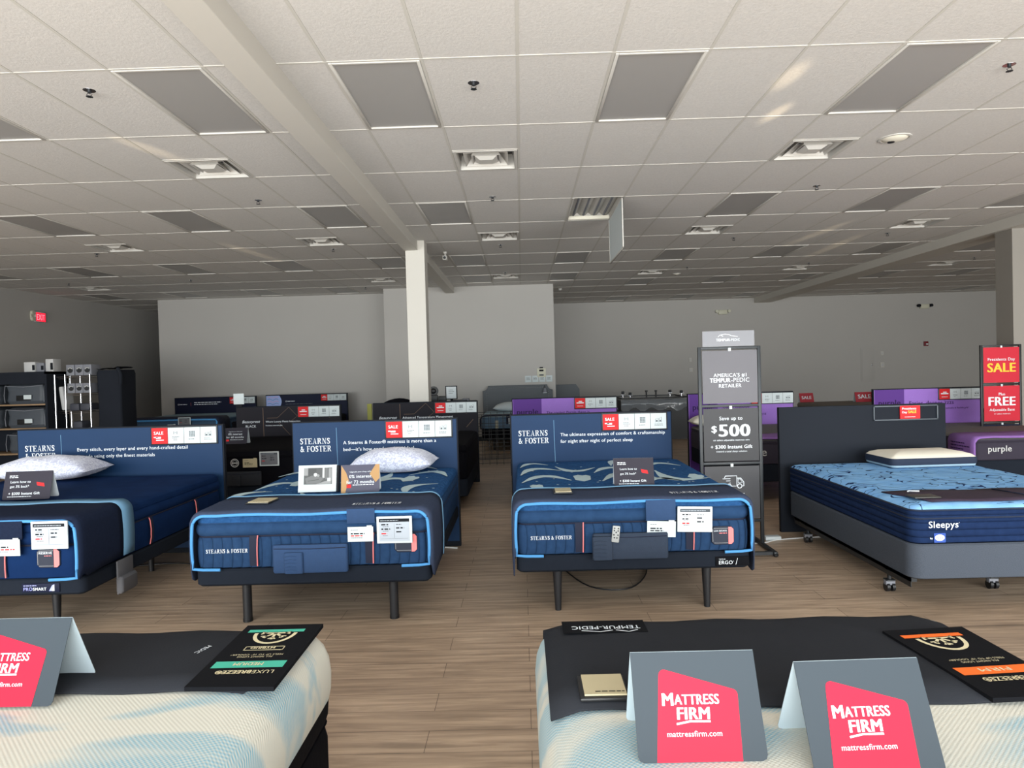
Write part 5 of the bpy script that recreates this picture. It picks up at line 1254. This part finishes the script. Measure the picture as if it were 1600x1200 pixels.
simple_bed(-.08, 13.75, 1.52, .45, .705, 'blue-grey knit mattress with dark edging against the centre wall', 'black bed base against the centre wall', M_TEMPB, M_TEMPT, L=2.0, base_m=M_BRM, r=.12)
e = empty('foot_protector', (-.08, 13.75, 0), 'dark cord edging around the foot of the centre wall mattress', 'mattress cover')
g = G(); pts = [(-.70, -.02, .45)]+[(-.765, -.02, .47+k*.045) for k in range(5)]+[(-.745, -.02, .69), (-.69, -.02, .715)]+[(-.6+k*.15, -.02, .72) for k in range(9)]+[(.69, -.02, .715), (.745, -.02, .69)]+[(.765, -.02, .65-k*.045) for k in range(5)]+[(.70, -.02, .45)]
g.tube(pts, .016, M_STRAP); g.obj('edge_cord', e)
g = G(); g.box(-.25, -.02, -.014, -.006, .54, .72, M_STRAP, bev=.003); g.obj('card_flap', e)
g = G(); g.box(-.47, -.41, -.04, -.025, .46, .62, M_IVORY, bev=.006); g.obj('name_tab', e)
w_card(.02-.22, 13.735, .60, 'cream tag hanging on the centre wall mattress', w=.17, h=.12, seed=15)
pillow(-.12, 15.1, .707, 1.05, .40, .22, 'white bolster pillow on the mattress against the centre wall', m=M_PLASW)
# smaller grey headboard behind corner
g = G(); sil2 = [(-.3, .05), (.3, .05), (.3, 1.12), (.22, 1.24), (-.3, 1.24)]
g.loft([[(a, .1, b) for a, b in sil2], [(a, 0, b) for a, b in sil2]], M_UPH); tag(g.obj('grey_headboard', loc=(1.08, 16.6, 0)), 'dark grey headboard edge standing just past the centre wall corner', 'headboard')
# small tag on the grey headboard
e = empty('clip_lamp', (.52, 15.725, 1.12), 'tiny white clip lamp on the grey upholstered headboard', 'lamp')
g = G(); g.cyl((0, 0, -.03), (0, 0, .07), .05, M_BOXG, r1=.03, seg=14); g.obj('shade', e); g = G(); g.cyl((0, 0, -.045), (0, 0, -.03), .052, M_PAPER, seg=14); g.obj('bulb_rim', e); g = G(); g.cyl((0, 0, .07), (0, .05, .12), .008, M_STEELD); g.obj('arm', e)
# wire basket
e = empty('wire_basket', (-.40, 11.75, 0), 'black wire grid basket on the floor beyond the aisle', 'wire basket')
g = G(); x0, x1, y0, y1, h_ = -.42, .42, 0, .7, .86
for k in range(8):
    xx = x0+(x1-x0)*k/7
    for yy in (y0, y1): g.box(xx-.004, xx+.004, yy-.004, yy+.004, 0.0, h_, M_BLACK)
for zz in (.03, .10, .24, .38, .52, .66, .82, h_):
    for yy in (y0, y1): g.box(x0, x1, yy-.004, yy+.004, zz-.004, zz+.004, M_BLACK)
    for xx in (x0, x1): g.box(xx-.004, xx+.004, y0, y1, zz-.004, zz+.004, M_BLACK)
g.obj('wire_sides', e, smooth=0)
g = G()
for k in range(6): yy = y0+(y1-y0)*k/5; g.box(x0, x1, yy-.003, yy+.003, .10, .106, M_BLACK)
g.obj('wire_floor', e, smooth=0)
# sales counter with things on top
e = empty('sales_counter', (-1.15, 12.1, 0), 'dark sales counter mostly hidden behind the black headboard right of the column', 'counter')
g = G(); g.box(-.50, .28, 0, .6, 0, 1.04, M_BRM, bev=.004); g.obj('body', e); g = G(); g.box(-.53, .31, -.03, .63, 1.04, 1.075, M_INKD, bev=.004); g.obj('worktop', e)
e = empty('desk_fan', (-1.58, 12.3, 1.075), 'small round black desk fan beside the column', 'fan')
g = G(); g.box(-.075, .075, -.06, .06, 0, .13, M_BLACK, bev=.01); g.obj('base', e); g = G(); g.cyl((0, -.02, .20), (0, .04, .20), .085, M_BLACK, seg=24); g.sph((0, -.02, .20), .05, M_BLACK, sc=(1, .6, 1)); g.obj('head', e); g = G(); g.cyl((0, .02, .1), (0, .02, .16), .02, M_BLACK); g.obj('neck', e)
g = G(); g.box(-.07, .07, -.05, .05, 0, .11, M_BLACK, bev=.01); tag(g.obj('card_terminal', loc=(-1.415, 12.24, 1.075)), 'black box beside the desk fan on the counter', 'box')
e = empty('framed_card', (-1.255, 12.25, 1.12), 'small framed certificate standing on the counter', 'frame')
g = G(); g.box(-.105, .105, -.01, .01, 0, .24, M_INKD, bev=.003); g.obj('frame', e); g = G(); g.box(-.088, .088, -.013, -.009, .015, .225, M_CARDB); p = P(g, (-.088, -.0135, .015), XR, ZU); p.scrib(.04, .15, .1, 3, .006, .03, M_INK); g.obj('sheet', e); g = G(); g.box(-.02, .02, -.01, .09, -.045, .005, M_INKD); g.obj('foot', e)
g = G(); g.rrect(.26, .16, .03, [(.02, 0), (0, .015), (0, .03), (.01, .035)], M_BLACK, cy=0); g.rrect(.13, .12, .03, [(.02, .0), (0, .02), (0, .05), (.01, .055)], M_BOXG, cx=.10, cy=.02); tag(g.obj('desk_phone', loc=(-1.10, 12.2, 1.076)), 'low dark tray with a grey handset on the counter', 'tray')
g = G(); g.box(-.035, .035, -.02, .02, 0, 1.15, M_YG, bev=.003); tag(g.obj('corner_guard', loc=(-2.33, 10.5, 0)), 'olive-yellow upright strip left of the black headboard', 'post')
g = G(); g.loft([[(-.35+.7*k/10, yy, 1.0+.215*math.sin(PI*k/10)**.5) for k in range(11)]+[(.35, yy, 0), (-.35, yy, 0)] for yy in (0, .06)], M_BRM); tag(g.obj('arched_board', loc=(-1.93, 10.75, 0)), 'dark arched panel peeking above the black headboard, left of the column', 'panel')

# ------------------------------------------------------------------ plastic wrapped bed frames by the back wall
e = empty('mattress_stack', (2.93, 15.2, 0), 'black wrapped mattress stack standing before the right back wall', 'mattress stack')
g = G(); g.loft([[(-.80, 0, 0), (.85, 0, 0), (.85, 1.6, 0), (-.80, 1.6, 0)], [(-.78, 0, .5), (.80, 0, .5), (.80, 1.6, .5), (-.78, 1.6, .5)], [(-.74, 0, .86), (.72, 0, .86), (.72, 1.6, .86), (-.74, 1.6, .86)]], M_BLACK); g.obj('stack', e)
g = G(); rr = random.Random(11); rows_ = []
for j, (yy, zz) in enumerate(((1.2, .885), (.7, .89), (.2, .888), (.0, .885), (-.025, .83), (-.03, .77), (-.022, .70), (-.02, .66))):
    rows_.append([(-.77+1.54*k/28+.006*rr.random(), yy-.012*rr.random(), zz+(.015 if j > 4 else .010)*rr.random()-(.05*math.sin(k*.9) if j == 7 else 0)) for k in range(29)])
g.grid(rows_, M_FILM); g.obj('plastic_sheet', e, smooth=60)
e = empty('upturned_bedstead', (2.93, 15.3, .905), 'upturned black bed frame with legs up on the wrapped stack', 'bed frame')
g = G(); g.box(-.76, .72, 0, .03, .0, .03, M_BLACK, bev=.004); g.box(-.76, .72, 1.2, 1.23, .0, .03, M_BLACK); g.box(-.76, -.73, 0, 1.2, 0, .03, M_BLACK); g.box(.69, .72, 0, 1.2, 0, .03, M_BLACK); g.obj('rail', e)
for a in (-.18, .03): g = G(); g.cyl((a, .02, .02), (a, .02, .16), .018, M_BLACK); g.cyl((a, .02, .15), (a, .02, .18), .03, M_BLACK); g.obj('leg', e)
for a, hgt in ((-.70, .12), (-.54, .09), (.34, .13), (.59, .11)):
    g = G(); g.cyl((a, .02, .02), (a, .02, hgt), .016, M_CHROME); g.cyl((a-.03, .02, hgt+.02), (a+.03, .02, hgt+.02), .032, M_STEELD, seg=14); g.cyl((a-.05, .0, hgt-.02), (a+.05, .0, hgt-.01), .009, M_CHROME); g.obj('caster', e)
# taupe bed between
simple_bed(6.36, 12.2, 1.53, .42, .80, 'wide taupe mattress behind the plain charcoal headboard', 'dark base under the taupe mattress', M_TAUPE, M_TAUPE, L=2.0)
def art_red(p, w, h): p.text('SALE', w/2, h*.35, M_WTXT, w=w*.7, al='C', bold=.03)
tent(6.68, 13.6, .802, .36, .20, 'red folded sign on the taupe mattress, left of the right purple headboard', art_red, m=mat('dim_red_card', C(176, 44, 58), .5), group=None)
tent(6.95, 13.2, .802, .34, .20, 'second red folded sign on the taupe mattress, hidden by the purple headboard', art_red, m=mat('dim_red_card', C(176, 44, 58), .5))
tent(5.72, 14.0, .802, .28, .19, 'red folded sign peeking right of the middle purple headboard', art_red, m=mat('dim_red_card', C(176, 44, 58), .5))

# ------------------------------------------------------------------ shelves at the left
e = empty('shelf_unit', (-8.75, 11.4, 0), 'dark shelving unit of bagged bedding with wooden shelf edges at the far left', 'shelf unit')
g = G()
for a in (-.85, .80): g.box(a, a+.035, 0, .55, 0, 1.80, M_CLOTHD)
g.box(-.85, .835, .52, .55, 0, 1.8, M_CLOTHD); g.box(-.85, .835, 0, .55, 1.76, 1.80, M_CLOTHD); g.box(-.82, .80, .01, .04, 1.60, 1.76, M_CLOTHD); g.obj('carcass', e)
for z in (.42, .84, 1.24): g = G(); g.box(-.815, .80, -.01, .52, z, z+.025, M_TAN, bev=.003); g.obj('shelf', e)
def bag(x, z, label, s=1.0):
    e = empty('bedding_bag', (x, 11.42, z), label, 'bedding bag', group='bagged bedding on the dark shelves')
    g = G(); g.rrect(.68, .42, .10, [(.03, 0), (.0, .05), (.02, .2), (.0, .30), (.06, .34)], M_BAG, cy=.22); g.obj('body', e)
    g = G(); g.tube([(-.33, .01, .03), (-.335, .0, .15), (-.32, .01, .31), (0, -.0, .285), (.32, .01, .31), (.335, .0, .15), (.33, .01, .03)], .006, M_BOXG, seg=6); g.obj('piping', e)
    g = G(); g.box(-.13, .10, -.006, .012, .055, .145, M_BLACK, bev=.003); o = g.obj('card_window', e)
    g = G(); g.box(.0, .13, -.010, -.004, .08, .15, M_PAPER); g.obj('label_card', o)
bag(-8.32, 1.266, 'slate bedding bag with white tag on the upper shelf, right bay'); bag(-8.32, .866, 'slate bedding bag with white tag on the middle shelf, right bay')
bag(-9.1, 1.266, 'slate bedding bag on the upper shelf, cut by the picture edge'); bag(-9.1, .866, 'slate bedding bag on the middle shelf, cut by the picture edge')
bag(-8.32, .446, 'slate bedding bag on the lower shelf, hidden low at the left')
for x, w, h, m, lb in ((-8.24, .19, .17, M_BOXW, 'plain white box on top of the dark shelves, leftmost'), (-8.06, .13, .15, M_BOXG, 'grey printed box on top of the dark shelves, middle'), (-7.90, .13, .21, M_BOXW, 'white box with dark panel on top of the shelves, rightmost')):
    e = empty('carton', (x-.06, 11.55, 1.80), lb, 'box'); g = G(); g.box(-w/2, w/2, 0, .2, 0, h, m, bev=.004); g.obj('body', e)
    g = G(); g.box(w/2-.05, w/2-.005, -.002, 0, .03, h*.7, M_INKD); g.obj('printed_panel', e)
def rack(x, y, w, zs, label):
    e = empty('wire_rack', (x, y, 0), label, 'wire rack')
    for a in (-w/2, w/2):
        for b in (0, .4): g = G(); g.cyl((a, b, 0), (a, b, 1.74), .012, M_CHROME, seg=10); g.obj('post', e)
    for z in zs:
        g = G()
        for b in (0, .4): g.cyl((-w/2, b, z), (w/2, b, z), .006, M_CHROME, seg=6); g.cyl((-w/2, b, z-.03), (w/2, b, z-.03), .005, M_CHROME, seg=6)
        for k in range(13): a = -w/2+w*k/12; g.cyl((a, 0, z), (a, .4, z), .003, M_CHROME, seg=5)
        g.obj('shelf', e)
rack(-7.46, 11.5, .42, (.35, .82, 1.12, 1.42, 1.715), 'chrome wire rack of boxed pillows at the left')
rack(-7.79, 11.55, .18, (.5, 1.12, 1.70), 'narrow chrome wire rack beside the dark shelves')
def circ_box(x, z, w, h, label):
    e = empty('pillow_box', (x, 11.52, z), label, 'box', group='grey boxes with a round window on the wire rack')
    g = G(); g.box(-w/2, w/2, 0, .26, 0, h, M_BOXG, bev=.004); g.obj('body', e)
    g = G(); p = P(g, (0, -.001, h/2), XR, ZU); p.disc(0, 0, w*.36, M_STEELD, 1, 20); p.arc(0, .01, w*.26, w*.2, .3, PI, .012, M_BOXW, 2, 10); p.disc(.0, -w*.16, w*.15, M_BLACK, 2, 12); g.obj('round_window', e, smooth=0)
for k, x in enumerate((-7.59, -7.44, -7.30)): circ_box(x, 1.723, .135, .18, 'grey box with a round window on the rack top, '+ORD[k])
for k, x in enumerate((-7.585, -7.45, -7.32)): circ_box(x, 1.425, .125, .165, 'grey box with a round window on the second rack shelf, '+ORD[k])
g = G(); g.rrect(.08, .26, .03, [(.01, 0), (0, .02), (0, .38), (.01, .40)], M_BOXW, cy=0); o = g.obj('bolster', loc=(-7.80, 11.76, 1.14)); o.rotation_euler = (0, -.12, 0); tag(o, 'long white bolster leaning on the narrow wire rack', 'bolster')
e = empty('gift_tin', (-7.82, 11.72, .9), 'x', 'box'); bpy.data.objects.remove(e)
g = G(); g.cyl((0, 0, 0), (0, 0, .035), .075, M_CARDB, seg=24); g.cyl((0, 0, .035), (0, 0, .09), .065, M_PIPE2, seg=24); g.cyl((0, 0, .09), (0, 0, .105), .075, M_CARDB, seg=24); tag(g.obj('round_tin', loc=(-7.79, 11.75, .51)), 'round pale blue tin on the narrow wire rack', 'tin')
for k, (x, z, a) in enumerate(((-7.565, 1.128, .3), (-7.39, 1.128, .25), (-7.52, .828, .0))):
    g = G(); g.box(-.08, .08, 0, .28, 0, .12, mat('dark_pack', C(60, 62, 72), .6), bev=.02); o = g.obj('bedding_pack', loc=(x, 11.55, z)); tag(o, ['dark folded bedding pack on the third rack shelf, left', 'dark folded bedding pack on the third rack shelf, right', 'dark bedding pack on the lower rack shelf'][k], 'bedding pack', 'dark bedding packs on the wire rack')
e = empty('covered_rack', (-7.00, 11.6, 0), 'tall rack under a dark cloth beside the chrome wire rack', 'covered rack')
g = G(); g.rrect(.42, .5, .05, [(.0, 0), (.0, .6), (.01, 1.2), (.0, 1.74), (.02, 1.80)], M_CLOTHD, cy=.25); g.obj('cloth', e)
g = G(); rr = random.Random(2); g.grid([[(-.2+.42*k/8+.01*rr.random(), .0+.4*j/4-.02, 1.80+.03*rr.random()+.03*k/8) for k in range(9)] for j in range(5)]+[], M_CLOTHD); g.tube([(.18, -.02, 1.83), (.23, -.03, 1.72), (.22, -.02, 1.55)], .03, M_CLOTHD, seg=7); g.obj('cloth_fold', e)

# ------------------------------------------------------------------ cables on the floor
def cable(pts, r, m, label):
    g = G(); P_ = [Vector(p) for p in pts]; out = []
    for i in range(len(P_)-1):
        a, b, c, d = P_[max(i-1, 0)], P_[i], P_[i+1], P_[min(i+2, len(P_)-1)]
        for k in range(6):
            t = k/6; out.append(.5*((2*b)+(c-a)*t+(2*a-5*b+4*c-d)*t*t+(3*b-a-3*c+d)*t**3))
    out.append(P_[-1]); g.tube(out, r, m, seg=6); return tag(g.obj('extension_lead', smooth=60), label, 'cord')
cable([(1.45, 6.15, .006), (1.75, 6.2, .006), (2.05, 6.1, .006), (2.25, 6.2, .006), (2.55, 6.26, .006), (2.9, 6.28, .006), (3.3, 6.2, .006)], .005, M_CABLE, 'white power cord on the floor between the floor sign and the grey box spring')
cable([(-.62, 6.18, .008), (-.8, 6.22, .008), (-1.2, 6.15, .008)], .007, M_CABLE, 'white power cord at the foot of the blue headboard left of the aisle')
cable([(.25, 5.6, .006), (.45, 5.0, .006), (.75, 4.95, .006), (.95, 5.5, .006), (.8, 6.2, .006)], .005, M_BLACK, 'thin black cord on the floor under the bed right of the aisle')
cable([(-2.2, 5.9, .006), (-2.5, 5.7, .006), (-3.0, 5.9, .006), (-3.5, 5.8, .006)], .005, M_BLACK, 'black cord on the floor under the far left bed')
cable([(-1.6, 6.15, .006), (-1.35, 5.8, .006), (-1.05, 5.95, .006)], .004, M_BLACK, 'black cord under the bed left of the aisle')
g = G(); g.box(-.07, .07, -.04, .04, 0, .035, M_PLASW, bev=.006); tag(g.obj('power_adapter', loc=(2.22, 6.24, 0)), 'white plug adapter on the white cord beside the charcoal headboard', 'power adapter')
